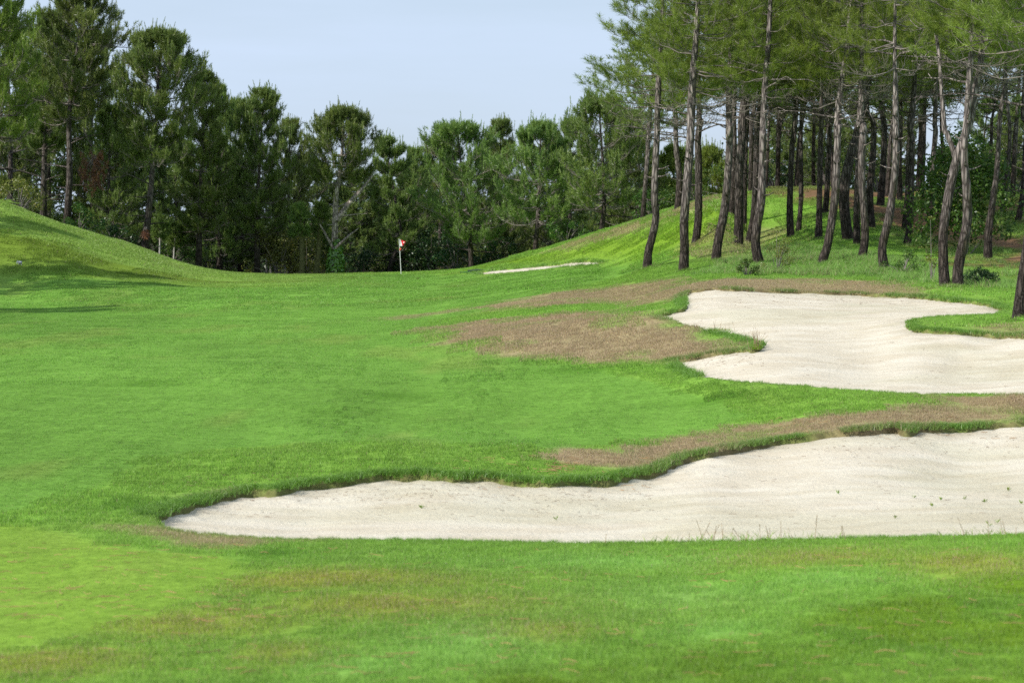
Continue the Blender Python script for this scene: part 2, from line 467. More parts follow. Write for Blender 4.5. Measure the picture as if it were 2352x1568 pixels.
def ground_mat():
    m, nt, out = new_mat('turf_ground')
    pos = N(nt, 'ShaderNodeNewGeometry').outputs['Position']
    col = attr(nt, 'col', out='Color')
    f1 = noise(nt, pos, 9, 4, .7); f2 = noise(nt, pos, 1.6, 3)
    k = N(nt, 'ShaderNodeMath', operation='MULTIPLY')
    L(nt, maprange(nt, f1, .3, .7, .72, 1.3), k.inputs[0]); L(nt, maprange(nt, f2, .3, .7, .9, 1.1), k.inputs[1])
    kk = N(nt, 'ShaderNodeCombineColor')
    for i in range(3): L(nt, k.outputs[0], kk.inputs[i])
    c = mixc(nt, 1.0, col, kk.outputs[0], 'MULTIPLY')
    principled(nt, out, c, 1.0, f1, .5, .04, 0.05)
    return m
def sand_mat():
    m, nt, out = new_mat('bunker_sand')
    pos = N(nt, 'ShaderNodeNewGeometry').outputs['Position']
    base = attr(nt, 'col', out='Color')
    n1 = noise(nt, pos, 1.6, 5, .65, (.5, 1, 1)); n2 = noise(nt, pos, 14, 3, .7); n3 = noise(nt, pos, 60, 2, .6)
    c = mixc(nt, maprange(nt, n1, .38, .62, 0, 1), (.565, .495, .372), (.655, .595, .475))
    c = mixc(nt, 1.0, c, base, 'MULTIPLY')
    # grit and crumbs
    v = N(nt, 'ShaderNodeTexVoronoi'); v.inputs['Scale'].default_value = 13; L(nt, pos, v.inputs['Vector'])
    lm = noise(nt, pos, .8, 3, .6)
    g = N(nt, 'ShaderNodeMath', operation='LESS_THAN'); L(nt, v.outputs['Distance'], g.inputs[0]); g.inputs[1].default_value = .11
    g2 = N(nt, 'ShaderNodeMath', operation='MULTIPLY'); L(nt, g.outputs[0], g2.inputs[0]); L(nt, maprange(nt, lm, .48, .68, 0, .8), g2.inputs[1])
    c = mixc(nt, g2.outputs[0], c, (.28, .21, .15))
    # rake lines
    w = N(nt, 'ShaderNodeTexWave', wave_type='BANDS', bands_direction='Y'); w.inputs['Scale'].default_value = 5.5
    w.inputs['Distortion'].default_value = 9; w.inputs['Detail'].default_value = 2; w.inputs['Detail Scale'].default_value = .25
    L(nt, pos, w.inputs['Vector'])
    c = mixc(nt, maprange(nt, w.outputs['Fac'], .2, .9, 0, .09), c, (.40, .34, .25))
    h = N(nt, 'ShaderNodeMath', operation='MULTIPLY_ADD')
    L(nt, w.outputs['Fac'], h.inputs[0]); h.inputs[1].default_value = .22; L(nt, n2, h.inputs[2])
    h2 = N(nt, 'ShaderNodeMath', operation='MULTIPLY_ADD'); L(nt, n3, h2.inputs[0]); h2.inputs[1].default_value = .3; L(nt, h.outputs[0], h2.inputs[2])
    principled(nt, out, c, .95, h2.outputs[0], .6, .045, .1)
    return m
def blade_mat():
    m, nt, out = new_mat('grass_blades')
    tint = attr(nt, 'tint', 'INSTANCER', 'Color'); dry = attr(nt, 'dry', 'INSTANCER', 'Fac')
    r = attr(nt, 'rnd'); hh = attr(nt, 'hgt')
    r2 = attr(nt, 'rnb'); hc = N(nt, 'ShaderNodeMath', operation='LESS_THAN'); L(nt, r2, hc.inputs[0]); L(nt, dry, hc.inputs[1])
    v = N(nt, 'ShaderNodeMath', operation='FRACT'); mm = N(nt, 'ShaderNodeMath', operation='MULTIPLY'); L(nt, r2, mm.inputs[0]); mm.inputs[1].default_value = 17.3
    L(nt, mm.outputs[0], v.inputs[0])
    lum = N(nt, 'ShaderNodeCombineColor')
    s = maprange(nt, r, 0, 1, .62, 1.5)
    for i in range(3): L(nt, s, lum.inputs[i])
    g = mixc(nt, 1.0, tint, lum.outputs[0], 'MULTIPLY')
    g = mixc(nt, maprange(nt, hh, .5, 1, 0, .25), g, (.25, .42, .07))
    straw = mixc(nt, v.outputs[0], (.29, .21, .12), (.55, .43, .28))
    c = mixc(nt, hc.outputs[0], g, straw)
    d = N(nt, 'ShaderNodeBsdfDiffuse'); t = N(nt, 'ShaderNodeBsdfTranslucent'); L(nt, c, d.inputs['Color']); L(nt, c, t.inputs['Color'])
    ms = N(nt, 'ShaderNodeMixShader'); ms.inputs[0].default_value = .35
    L(nt, d.outputs[0], ms.inputs[1]); L(nt, t.outputs[0], ms.inputs[2])
    gl = N(nt, 'ShaderNodeBsdfGlossy'); gl.inputs['Roughness'].default_value = .45
    m2 = N(nt, 'ShaderNodeMixShader'); m2.inputs[0].default_value = .04
    L(nt, ms.outputs[0], m2.inputs[1]); L(nt, gl.outputs[0], m2.inputs[2])
    L(nt, m2.outputs[0], out.inputs['Surface'])
    return m
def foliage_mat(name, dark, light, tip, trans=.3, gloss=.03, attrname='rnd'):
    m, nt, out = new_mat(name)
    r = attr(nt, attrname)
    oi = N(nt, 'ShaderNodeObjectInfo').outputs['Random']
    c = mixc(nt, r, dark, light)
    c = mixc(nt, maprange(nt, r, .86, .97, 0, .85), c, tip)
    hs = N(nt, 'ShaderNodeHueSaturation'); L(nt, c, hs.inputs['Color'])
    L(nt, maprange(nt, oi, 0, 1, .485, .515), hs.inputs['Hue']); L(nt, maprange(nt, oi, 0, 1, .85, 1.2), hs.inputs['Value'])
    c = hs.outputs['Color']
    d = N(nt, 'ShaderNodeBsdfDiffuse'); t = N(nt, 'ShaderNodeBsdfTranslucent'); L(nt, c, d.inputs['Color']); L(nt, c, t.inputs['Color'])
    ms = N(nt, 'ShaderNodeMixShader'); ms.inputs[0].default_value = trans
    L(nt, d.outputs[0], ms.inputs[1]); L(nt, t.outputs[0], ms.inputs[2])
    gl = N(nt, 'ShaderNodeBsdfGlossy'); gl.inputs['Roughness'].default_value = .4
    m2 = N(nt, 'ShaderNodeMixShader'); m2.inputs[0].default_value = gloss
    L(nt, ms.outputs[0], m2.inputs[1]); L(nt, gl.outputs[0], m2.inputs[2])
    L(nt, m2.outputs[0], out.inputs['Surface'])
    return m
def bark_mat(name='pine_bark', low=(.050, .041, .036), high=(.220, .198, .190), moss=.5):
    m, nt, out = new_mat(name)
    tcd = N(nt, 'ShaderNodeTexCoord').outputs['Object']
    hgt = attr(nt, 'hgt')
    oi = N(nt, 'ShaderNodeObjectInfo').outputs['Random']
    mpv = N(nt, 'ShaderNodeMapping'); mpv.inputs['Scale'].default_value = (1, 1, .22); L(nt, tcd, mpv.inputs['Vector'])
    wv = N(nt, 'ShaderNodeTexNoise'); wv.inputs['Scale'].default_value = 5; L(nt, mpv.outputs[0], wv.inputs['Vector'])
    add = N(nt, 'ShaderNodeVectorMath', operation='MULTIPLY_ADD'); L(nt, wv.outputs['Color'], add.inputs[0])
    add.inputs[1].default_value = (.12, .12, .12); L(nt, mpv.outputs[0], add.inputs[2])
    v = N(nt, 'ShaderNodeTexVoronoi', feature='DISTANCE_TO_EDGE'); v.inputs['Scale'].default_value = 10; L(nt, add.outputs[0], v.inputs['Vector'])
    fur = maprange(nt, v.outputs['Distance'], .03, .30, 0, 1)
    fine = noise(nt, tcd, 30, 3, .7)
    big = noise(nt, tcd, 1.7, 3, .6)
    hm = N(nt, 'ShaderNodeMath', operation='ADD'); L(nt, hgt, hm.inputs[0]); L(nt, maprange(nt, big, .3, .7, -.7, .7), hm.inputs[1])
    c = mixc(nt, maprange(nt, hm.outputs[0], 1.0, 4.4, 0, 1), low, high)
    c2 = mixc(nt, 1.0, c, mixc(nt, fur, (.32, .30, .29), (1.5, 1.45, 1.4)), 'MULTIPLY')
    c3 = mixc(nt, maprange(nt, fine, .5, .8, 0, .35), c2, (.26, .235, .21))
    # moss in the middle of the bole, on one flank
    mz = noise(nt, tcd, 2.3, 3, .6)
    ge = N(nt, 'ShaderNodeNewGeometry'); sx = N(nt, 'ShaderNodeSeparateXYZ'); L(nt, ge.outputs['Normal'], sx.inputs[0])
    mm = N(nt, 'ShaderNodeMath', operation='MULTIPLY'); L(nt, maprange(nt, mz, .42, .6, 0, 1), mm.inputs[0]); L(nt, maprange(nt, sx.outputs['X'], -.3, .8, 0, 1), mm.inputs[1])
    m3 = N(nt, 'ShaderNodeMath', operation='MULTIPLY'); L(nt, mm.outputs[0], m3.inputs[0]); L(nt, maprange(nt, hgt, .6, 1.6, .25, moss), m3.inputs[1])
    m4 = N(nt, 'ShaderNodeMath', operation='MULTIPLY'); L(nt, m3.outputs[0], m4.inputs[0]); L(nt, maprange(nt, hgt, 3.4, 4.6, 1, 0), m4.inputs[1])
    m5 = N(nt, 'ShaderNodeMath', operation='MULTIPLY'); L(nt, m4.outputs[0], m5.inputs[0]); L(nt, maprange(nt, oi, .2, .8, .3, 1), m5.inputs[1])
    c4 = mixc(nt, m5.outputs[0], c3, (.10, .105, .02))
    # pale lichen flecks
    lv = N(nt, 'ShaderNodeTexVoronoi'); lv.inputs['Scale'].default_value = 7; L(nt, tcd, lv.inputs['Vector'])
    ll = N(nt, 'ShaderNodeMath', operation='LESS_THAN'); L(nt, lv.outputs['Distance'], ll.inputs[0]); ll.inputs[1].default_value = .13
    lb = N(nt, 'ShaderNodeMath', operation='MULTIPLY'); L(nt, ll.outputs[0], lb.inputs[0]); L(nt, maprange(nt, big, .5, .7, 0, .6), lb.inputs[1])
    c5 = mixc(nt, lb.outputs[0], c4, (.42, .42, .36))
    principled(nt, out, c5, .95, fur, .9, .03, .1)
    return m
def plain_mat(name, col, rough=.6, var=.12, scale=20, spec=.3):
    m, nt, out = new_mat(name)
    tcd = N(nt, 'ShaderNodeTexCoord').outputs['Object']
    f = noise(nt, tcd, scale, 3)
    c = mixc(nt, maprange(nt, f, .3, .7, 0, 1), tuple(v * (1 - var) for v in col), tuple(min(1, v * (1 + var)) for v in col))
    principled(nt, out, c, rough, None, spec=spec)
    return m

M_GROUND, M_SAND, M_BLADE, M_BARK = ground_mat(), sand_mat(), blade_mat(), bark_mat()
M_DARKBARK = bark_mat('dark_pine_bark', (.046, .038, .034), (.122, .108, .102), .3)
M_PALESUNBARK = bark_mat('sunlit_pale_pine_bark', (.28, .24, .215), (.38, .34, .31), .1)  # pale bark, made brighter still with sunlight put into the colour
M_TWIG = plain_mat('grey_twig', (.20, .175, .155), .9, .3, 8)
M_NEEDLE = foliage_mat('pine_needles', (.072, .130, .036), (.255, .335, .070), (.26, .23, .08), .38)
M_NEEDLE_Y = foliage_mat('sunny_pine_needles', (.120, .185, .032), (.290, .370, .055), (.36, .23, .10), .45)
M_FARWOOD = foliage_mat('shadowed_foliage', (.022, .048, .016), (.065, .105, .030), (.09, .11, .04), .2)  # shade of the trees in front is put into this dark colour
M_DEAD = foliage_mat('dead_needles', (.11, .05, .03), (.24, .11, .06), (.30, .14, .07), .2)
M_LEAF = foliage_mat('shrub_leaves', (.035, .085, .015), (.085, .16, .025), (.17, .20, .04), .3, .025)
M_HOLLY = foliage_mat('dark_glossy_leaves', (.012, .045, .010), (.035, .09, .02), (.10, .14, .03), .2, .035)
M_YLEAF = foliage_mat('yellow_green_leaves', (.10, .125, .022), (.23, .25, .05), (.26, .22, .05), .3, .04)
M_IVY = foliage_mat('ivy_leaves', (.06, .17, .012), (.13, .32, .025), (.22, .42, .06), .3, .08)

# ------------------------------------------------------------------ ground sheet
us = np.linspace(-.33, .33, 820)
wide = .33 + np.cumsum(.0012 * 1.115 ** np.arange(1, 58))
us = np.concatenate([-wide[::-1], us, wide])
rows = [-60, -30, -12, -4, 2, 5, 7, 8.2, 9.2]
v0 = np.exp(np.linspace(math.log(10), math.log(150), 960))
v1 = 150 * np.exp(np.linspace(0, math.log(30), 46))[1:]
ysr = np.concatenate([rows, v0, v1])
wy = np.sqrt(np.maximum(ysr, 0) ** 2 + 5.0 ** 2) ; wy = np.where(ysr < 0, 5.0 + np.abs(ysr) * .3, wy)
GX = wy[:, None] * us[None, :]; GY = np.broadcast_to(ysr[:, None], GX.shape).copy()
GZ = H(GX, GY)
x_, y_ = GX.ravel(), GY.ravel()
z_ = GZ.ravel().copy()
colr = np.empty((len(x_), 3)); dryv = np.empty(len(x_))
for s in range(0, len(x_), 100000):
    c, dry, mown, lt, sh = ground_look(x_[s:s + 100000], y_[s:s + 100000])
    colr[s:s + 100000] = c; dryv[s:s + 100000] = dry
for i in range(3):
    sb = bunker_s(i, x_, y_)
    z_ -= sstep(-.02, .14 + .06 * i, sb) * (.75, .75, .6)[i]
    soil = sstep(-.12, .0, sb)[:, None] * .75
    colr = colr * (1 - soil) + np.array((.13, .095, .055)) * soil
# soft raised roll on the rim of the near bunker
nr, nc = GX.shape
idx = np.arange(nr * nc).reshape(nr, nc)
Fq = np.stack([idx[:-1, :-1], idx[:-1, 1:], idx[1:, 1:], idx[1:, :-1]], -1).reshape(-1, 4)
g = obj('ground', mesh('ground', np.stack([x_, y_, z_], 1), [Fq], [M_GROUND], attrs={'col': ('POINT', 'FLOAT_COLOR', colr)}, smooth=True))
tag(g, kind='structure')

def sand_z(i, x, y, s):
    lip = LIP[i]
    bowl = (.0, .0, .03)[i] * sstep(0.0, (5.0, 6.0, 2.5)[i], s)
    amp = (.022, .022, .03)[i]
    edge = sstep(1.2, .0, s)
    nn = (fbm(x / .5, y / .5, 51 + i, 3) - .5) * amp * (1 + 1.8 * edge) + (fbm(x / .16, y / .16, 57 + i, 2) - .5) * .02 * (.5 + 1.5 * edge)
    return H(x, y) - lip - bowl + nn
for i in range(3):
    lo = bunkers[i].min(0) - .3; hi = bunkers[i].max(0) + .3
    st = (.065, .085, .15)[i]
    xs = np.arange(lo[0], hi[0], st); yy = np.arange(lo[1], hi[1], st)
    X, Y = np.meshgrid(xs, yy)
    s = bunker_s(i, X, Y)
    Z = sand_z(i, X, Y, s)
    id_ = np.arange(X.size).reshape(X.shape)
    q = np.stack([id_[:-1, :-1], id_[:-1, 1:], id_[1:, 1:], id_[1:, :-1]], -1).reshape(-1, 4)
    keep = (s.ravel()[q] > -.22).any(1)
    q = q[keep]
    used = np.unique(q); remap = -np.ones(X.size, int); remap[used] = np.arange(len(used))
    V = np.stack([X.ravel(), Y.ravel(), Z.ravel()], 1)[used]
    damp = sstep(.45, .75, fbm(X / 3.2, Y / 2.2, 71 + i, 3)).ravel()[used][:, None]
    edge = sstep(.7, .05, s).ravel()[used][:, None] * .5 * fbm(X / .5, Y / .5, 75, 2).ravel()[used][:, None]
    cc = np.ones((len(used), 3)) * (1 - damp * .10 - edge * .45) * np.array((1, 1 - .0, 1)) 
    cc *= (1 - .06 * np.concatenate([damp * .2, damp * 0, damp * 1.0], 1))
    b = obj('sand_bunker', mesh('sand_bunker', V, [remap[q]], [M_SAND], attrs={'col': ('POINT', 'FLOAT_COLOR', cc)}, smooth=True))
    tag(b, kind='structure')

# ------------------------------------------------------------------ grass, scattered as instances of small turf patches
src = bpy.data.collections.new('turf_patches')
def blades_mesh(name, n, rad, h, w, lean=.35, segs=1, square=True, seed=0, seedheads=0):
    r = np.random.default_rng(seed)
    if square: bx, by = r.uniform(-rad, rad, n), r.uniform(-rad, rad, n)
    else:
        rr = rad * np.sqrt(r.random(n)); a = r.random(n) * 6.283; bx, by = rr * np.cos(a), rr * np.sin(a)
    cl = vnoise(bx / .045 / (rad / .17) + 50, by / .045 / (rad / .17) + 50, seed)
    hh = h * r.uniform(.55, 1.1, n) * (.6 + .8 * cl); a = r.random(n) * 6.283; ld = r.random(n) * 6.283
    ln = lean * r.random(n) * hh
    px, py = np.cos(a) * w / 2, np.sin(a) * w / 2
    rn = np.clip(.45 * r.random(n) + .55 * vnoise(bx / .03 / (rad / .17) + 9, by / .03 / (rad / .17) + 9, seed + 5), 0, 1); rb_ = r.random(n)
    V = []; Fc = []; hg = []; rd = []
    base = np.stack([bx, by, np.full(n, -.01)], 1); wv = np.stack([px, py, 0 * px], 1)
    off = np.stack([np.cos(ld) * ln, np.sin(ld) * ln, hh], 1)
    if segs == 1:
        V = np.stack([base - wv, base + wv, base + off], 1).reshape(-1, 3)
        Fc = [np.arange(3 * n).reshape(n, 3)]
        hg = np.tile([0, 0, 1.0], n); rd = np.repeat(rn, 3); rb2 = np.repeat(rb_, 3)
    else:
        pts = []
        for k in range(segs + 1):
            t = k / segs
            c = base + np.stack([off[:, 0] * t * t * 1.6, off[:, 1] * t * t * 1.6, off[:, 2] * (t - .18 * t * t)], 1)
            ww = wv * (1 - t * .92)
            pts += [c - ww, c + ww]
        V = np.stack(pts, 1).reshape(-1, 3); m = 2 * (segs + 1)
        o = (np.arange(n) * m)[:, None]
        Fc = [np.concatenate([o + np.array([2 * k, 2 * k + 1, 2 * k + 3, 2 * k + 2]) for k in range(segs)], 0)]
        hg = np.tile(np.repeat(np.arange(segs + 1) / segs, 2), n); rd = np.repeat(rn, m); rb2 = np.repeat(rb_, m)
    me = mesh(name, V, Fc, [M_BLADE], attrs={'rnd': ('POINT', 'FLOAT', rd), 'rnb': ('POINT', 'FLOAT', rb2), 'hgt': ('POINT', 'FLOAT', hg)})
    return bpy.data.objects.new(name, me)
def variants(name, k, **kw):
    c = bpy.data.collections.new(name)
    for i in range(k): c.objects.link(blades_mesh(name, seed=100 + i + len(name) * 7, **kw))
    return c
C_near = variants('near_turf', 5, n=480, rad=.17, h=.038, w=.0055)
C_nearmown = variants('near_mown', 4, n=600, rad=.17, h=.018, w=.0048)
C_mid = variants('middle_turf', 5, n=820, rad=.30, h=.042, w=.0105)
C_midmown = variants('middle_mown', 4, n=900, rad=.30, h=.021, w=.0090)
C_far = variants('far_turf', 4, n=900, rad=.6, h=.052, w=.020)
C_farmown = variants('far_mown', 4, n=900, rad=.6, h=.027, w=.018)
C_dist = variants('distant_turf', 3, n=1000, rad=1.1, h=.085, w=.032)
C_distmown = variants('distant_mown', 3, n=1000, rad=1.1, h=.048, w=.030)
C_edge = variants('edge_tuft', 5, n=46, rad=.06, h=.062, w=.0050, lean=.9, segs=2, square=False)
C_dryt = variants('stubble', 4, n=70, rad=.12, h=.048, w=.0055, lean=.5, segs=1, square=False)
C_tall = variants('tall_tuft', 5, n=70, rad=.16, h=.26, w=.010, lean=.7, segs=3, square=False)

def gn_group(coll):
    ng = bpy.data.node_groups.new('scatter_' + coll.name, 'GeometryNodeTree')
    ng.interface.new_socket('Geometry', in_out='INPUT', socket_type='NodeSocketGeometry')
    ng.interface.new_socket('Geometry', in_out='OUTPUT', socket_type='NodeSocketGeometry')
    gi = ng.nodes.new('NodeGroupInput'); go = ng.nodes.new('NodeGroupOutput')
    ip = ng.nodes.new('GeometryNodeInstanceOnPoints')
    ci = ng.nodes.new('GeometryNodeCollectionInfo'); ci.inputs['Collection'].default_value = coll
    ci.inputs['Separate Children'].default_value = True; ci.inputs['Reset Children'].default_value = True
    ip.inputs['Pick Instance'].default_value = True
    def na(nm, t):
        a = ng.nodes.new('GeometryNodeInputNamedAttribute'); a.data_type = t; a.inputs['Name'].default_value = nm
        return a.outputs['Attribute']
    ng.links.new(gi.outputs[0], ip.inputs['Points']); ng.links.new(ci.outputs[0], ip.inputs['Instance'])
    ng.links.new(na('pick', 'INT'), ip.inputs['Instance Index'])
    ng.links.new(na('rot', 'FLOAT_VECTOR'), ip.inputs['Rotation'])
    ng.links.new(na('scl', 'FLOAT'), ip.inputs['Scale'])
    ng.links.new(ip.outputs[0], go.inputs[0])
    return ng
def scatter(name, coll, x, y, z, scl, tint, dry, tilt=True, label=None):
    k = len(x)
    if k == 0: return
    e = .15
    nx = -(H(x + e, y) - H(x - e, y)) / (2 * e); ny = -(H(x, y + e) - H(x, y - e)) / (2 * e)
    rz = rng.random(k) * 6.283
    # tilt about world axes then spin: small-angle euler
    rx = -np.arctan(ny) * -1 * -1; ry = np.arctan(nx)
    # the spin comes first in XYZ euler about local z last, so turn tilt into the spun frame
    cr, sr = np.cos(-rz), np.sin(-rz)
    rot = np.stack([rx * 0 + np.arctan(-ny), ry, rz * 0], 1)
    # XYZ euler = Rz*Ry*Rx: keep rz quantised to quarter turns for patches, remap tilt
    q = rng.integers(0, 4, k) * (math.pi / 2)
    cq, sq = np.cos(q), np.sin(q)
    ax, ay = rot[:, 0], rot[:, 1]
    rot = np.stack([ax * cq + ay * sq, -ax * sq + ay * cq, q], 1)
    me = bpy.data.meshes.new(name)
    me.vertices.add(k); me.vertices.foreach_set('co', np.stack([x, y, z], 1).astype(np.float32).ravel())
    for nm, t, d in (('rot', 'FLOAT_VECTOR', rot), ('scl', 'FLOAT', scl), ('dry', 'FLOAT', dry), ('pick', 'INT', rng.integers(0, 50, k))):
        a = me.attributes.new(nm, t, 'POINT')
        a.data.foreach_set('vector' if t == 'FLOAT_VECTOR' else 'value', np.asarray(d, np.int32 if t == 'INT' else np.float32).ravel())
    a = me.attributes.new('tint', 'FLOAT_COLOR', 'POINT')
    a.data.foreach_set('color', np.concatenate([tint, np.ones((k, 1))], 1).astype(np.float32).ravel())
    o = obj(name, me)
    md = o.modifiers.new('scatter', 'NODES'); md.node_group = gn_group(coll)
    tag(o, label, 'grass', kind='stuff')
    return o
def allbunk(x, y):
    s = np.full(x.shape, -9.0)
    for i in range(3): s = np.maximum(s, bunker_s(i, x, y))
    return s
def grid_pts(y0, y1, st, um=.33):
    xs = np.arange(-um * y1, um * y1, st); ys = np.arange(y0, y1, st)
    X, Y = np.meshgrid(xs, ys); X = X.ravel(); Y = Y.ravel()
    m = np.abs(X) < um * Y + .4
    X, Y = X[m], Y[m]
    return X + rng.uniform(-.35, .35, len(X)) * st, Y + rng.uniform(-.35, .35, len(X)) * st
for (y0, y1, st, rad, cr, cm, nm) in ((10.5, 24, .27, .17, C_near, C_nearmown, 'near'), (24, 46, .46, .30, C_mid, C_midmown, 'middle'), (46, 84, .95, .6, C_far, C_farmown, 'far'), (84, 142, 1.75, 1.1, C_dist, C_distmown, 'distant')):
    X, Y = grid_pts(y0, y1, st)
    sb = allbunk(X, Y)
    c, dry, mown, lt, sh = ground_look(X, Y)
    ok = (sb < -rad * 1.15) & (lt < .75)
    Z = H(X, Y)
    c = c * rng.uniform(.88, 1.12, len(X))[:, None] * 1.15
    for sel, cc, lab in ((ok & (mown > .5), cm, 'short mown turf of the fairway'), (ok & (mown <= .5), cr, 'longer green turf round the bunkers')):
        scatter('mown_grass' if cc is cm else 'rough_grass', cc, X[sel], Y[sel], Z[sel], rng.uniform(.85, 1.2, sel.sum()), c[sel], dry[sel] * .8, label=lab)
# fill next to the bunkers and lush rim
for i in range(3):
    lo = bunkers[i].min(0) - .9; hi = bunkers[i].max(0) + .9
    st = (.075, .11, .3)[i]
    X, Y = np.meshgrid(np.arange(lo[0], hi[0], st), np.arange(lo[1], hi[1], st)); X = X.ravel(); Y = Y.ravel()
    X = X + rng.uniform(-.5, .5, len(X)) * st; Y = Y + rng.uniform(-.5, .5, len(X)) * st
    s = bunker_s(i, X, Y)
    m = (s < .015) & (s > -(.42, .62, 1.3)[i]) & (np.abs(X) < .34 * Y + .3)
    X, Y, s = X[m], Y[m], s[m]
    c, dry, mown, lt, sh = ground_look(X, Y)
    rim = sstep(-.34 - .05 * i, -.05, s) * sstep(.25, .5, fbm(X / .8, Y / .8, 93, 2) + .12 + (.0, -.05, 0)[i])
    gy = (box_sdf(bunkers[i], X, Y + .15, 2.5) - box_sdf(bunkers[i], X, Y - .15, 2.5)) / .3
    rim = rim * np.where(gy > .25, .25, 1)
    c = c * (1 - rim[:, None] * .7) + C_DARK * 1.05 * rim[:, None] * .7
    dr = dry * (1 - rim * .9)
    drop = np.random.default_rng(i).random(len(X))
    Z = H(X, Y) - sstep(-.02, .14, s) * .3
    k = (1.0, 1.15, 1.8)[i]
    scatter('rim_grass', C_edge, X, Y, Z, (.50 + 1.25 * rim) * k * rng.uniform(.7, 1.2, len(X)), c * 1.1, dr * .85, label='tufted grass hanging over the rims of the sand')
# pale stubble on the brown banks
X, Y = grid_pts(26, 76, .24)
c, dry, mown, lt, sh = ground_look(X, Y)
m = (dry > .35) & (allbunk(X, Y) < -.12) & (rng.random(len(X)) < .55)
scatter('dry_grass', C_dryt, X[m], Y[m], H(X[m], Y[m]), rng.uniform(.6, 1.6, m.sum()), c[m] * 1.1, dry[m] * .9, label='dry straw coloured stubble on the banks')
# tall rough under the pines
X, Y = grid_pts(56, 100, .30, .33)
c, dry, mown, lt, sh = ground_look(X, Y)
m = (sh > .45) | ((rng.random(len(X)) < .25) & (lt > .05) & (lt < .8) & (X > 8) & (Y < 98))
dens = fbm(X / 2.5, Y / 3, 15, 2)
m &= rng.random(len(X)) < (.35 + dens)
tint = np.array((.200, .350, .070)) * (.75 + .5 * rng.random((m.sum(), 1))) * np.where(lt[m][:, None] > .4, .6, 1)
scatter('tall_grass', C_tall, X[m], Y[m], H(X[m], Y[m]), (.55 + .8 * dens[m]) * rng.uniform(.6, 1.1, m.sum()), tint, np.full(m.sum(), .05) + .12 * (dens[m] > .6), label='tall green rough under the pines')

# ------------------------------------------------------------------ tubes, trunks, crowns
def tubes(Pn, R, sides=5):
    """Pn (n,k,3), R (n,k) -> V, F"""
    n, k, _ = Pn.shape
    T = np.gradient(Pn, axis=1); T /= np.linalg.norm(T, axis=2, keepdims=True) + 1e-9
    ref = np.where(np.abs(T[:, :1, 2:3]) > .8, np.array([1., 0, 0]), np.array([0, 0, 1.]))
    B = np.cross(T, np.broadcast_to(ref, T.shape)); B /= np.linalg.norm(B, axis=2, keepdims=True) + 1e-9
    C = np.cross(T, B)
    a = np.arange(sides) / sides * 2 * math.pi
    ring = B[:, :, None] * np.cos(a)[:, None] + C[:, :, None] * np.sin(a)[:, None]
    V = Pn[:, :, None] + ring * R[:, :, None, None]
    i = np.arange(n)[:, None, None] * k * sides; j = np.arange(k - 1)[None, :, None] * sides; s = np.arange(sides)[None, None]
    s2 = (s + 1) % sides
    Fq = np.stack(np.broadcast_arrays(i + j + s, i + j + s2, i + j + sides + s2, i + j + sides + s), -1).reshape(-1, 4)
    return V.reshape(-1, 3), Fq

def smooth_path(pts, step):
    """Catmull-Rom through pts (m,4: xyz r)"""
    pts = np.asarray(pts, float)
    ext = np.vstack([2 * pts[0] - pts[1], pts, 2 * pts[-1] - pts[-2]])
    out = []
    for i in range(1, len(ext) - 2):
        p0, p1, p2, p3 = ext[i - 1:i + 3]
        k = max(2, int(np.linalg.norm(p2[:3] - p1[:3]) / step))
        for t in np.arange(k) / k:
            out.append(.5 * ((2 * p1) + (-p0 + p2) * t + (2 * p0 - 5 * p1 + 4 * p2 - p3) * t * t + (-p0 + 3 * p1 - 3 * p2 + p3) * t ** 3))
    out.append(pts[-1])
    return np.array(out)

def trunk_mesh(paths, sides=14, mat=None, step=.16, seed=0, rough=.05):
    V = []; Fs = []; hg = []; o = 0
    for p in paths:
        q = smooth_path(p, step)
        R = np.maximum(q[:, 3], .01)
        v, f = tubes(q[None, :, :3], R[None], sides)
        k = len(q)
        ang = np.tile(np.arange(sides), k); zz = np.repeat(np.arange(k), sides)
        dis = (vnoise(ang * 1.3 + 5, zz * .9 + seed * 3.1, 9) - .5) * 2 * rough + (vnoise(ang * .5, zz * .22 + seed, 19) - .5) * rough
        c = np.repeat(q[:, :3], sides, 0)
        v = c + (v - c) * (1 + dis)[:, None]
        V.append(v); Fs.append(f + o); o += len(v); hg.append(v[:, 2])
    V = np.concatenate(V); hg = np.concatenate(hg)
    return mesh('trunk', V, Fs, [mat or M_BARK], attrs={'hgt': ('POINT', 'FLOAT', hg)}, smooth=True)

def tuft_template(nn, Ls, ln, w, lo=22, hi=62, seed=0):
    r = np.random.default_rng(seed)
    u = np.linspace(0, 1, nn)
    phi = np.radians(hi + (lo - hi) * u + r.uniform(-9, 9, nn)); az = np.arange(nn) * 2.4 + r.uniform(0, .5, nn)
    d = np.stack([np.sin(phi) * np.cos(az), np.sin(phi) * np.sin(az), np.cos(phi)], 1)
    b = np.stack([0 * u, 0 * u, Ls * u], 1)
    side = np.cross(d, r.normal(size=(nn, 3))); side /= np.linalg.norm(side, axis=1, keepdims=True)
    l = ln * r.uniform(.8, 1.15, nn)
    return np.stack([b - side * w / 2, b + side * w / 2, b + d * l[:, None]], 1)

def place_tufts(pos, dirs, scl, template, r):
    n = len(pos)
    d = dirs / (np.linalg.norm(dirs, axis=1, keepdims=True) + 1e-9)
    a = np.cross(d, r.normal(size=(n, 3))); a /= np.linalg.norm(a, axis=1, keepdims=True) + 1e-9
    b = np.cross(d, a)
    M = np.stack([a, b, d], 2) * scl[:, None, None]
    nn = len(template)
    V = np.einsum('nij,tkj->ntki', M, template) + pos[:, None, None]
    return V.reshape(-1, 3), nn

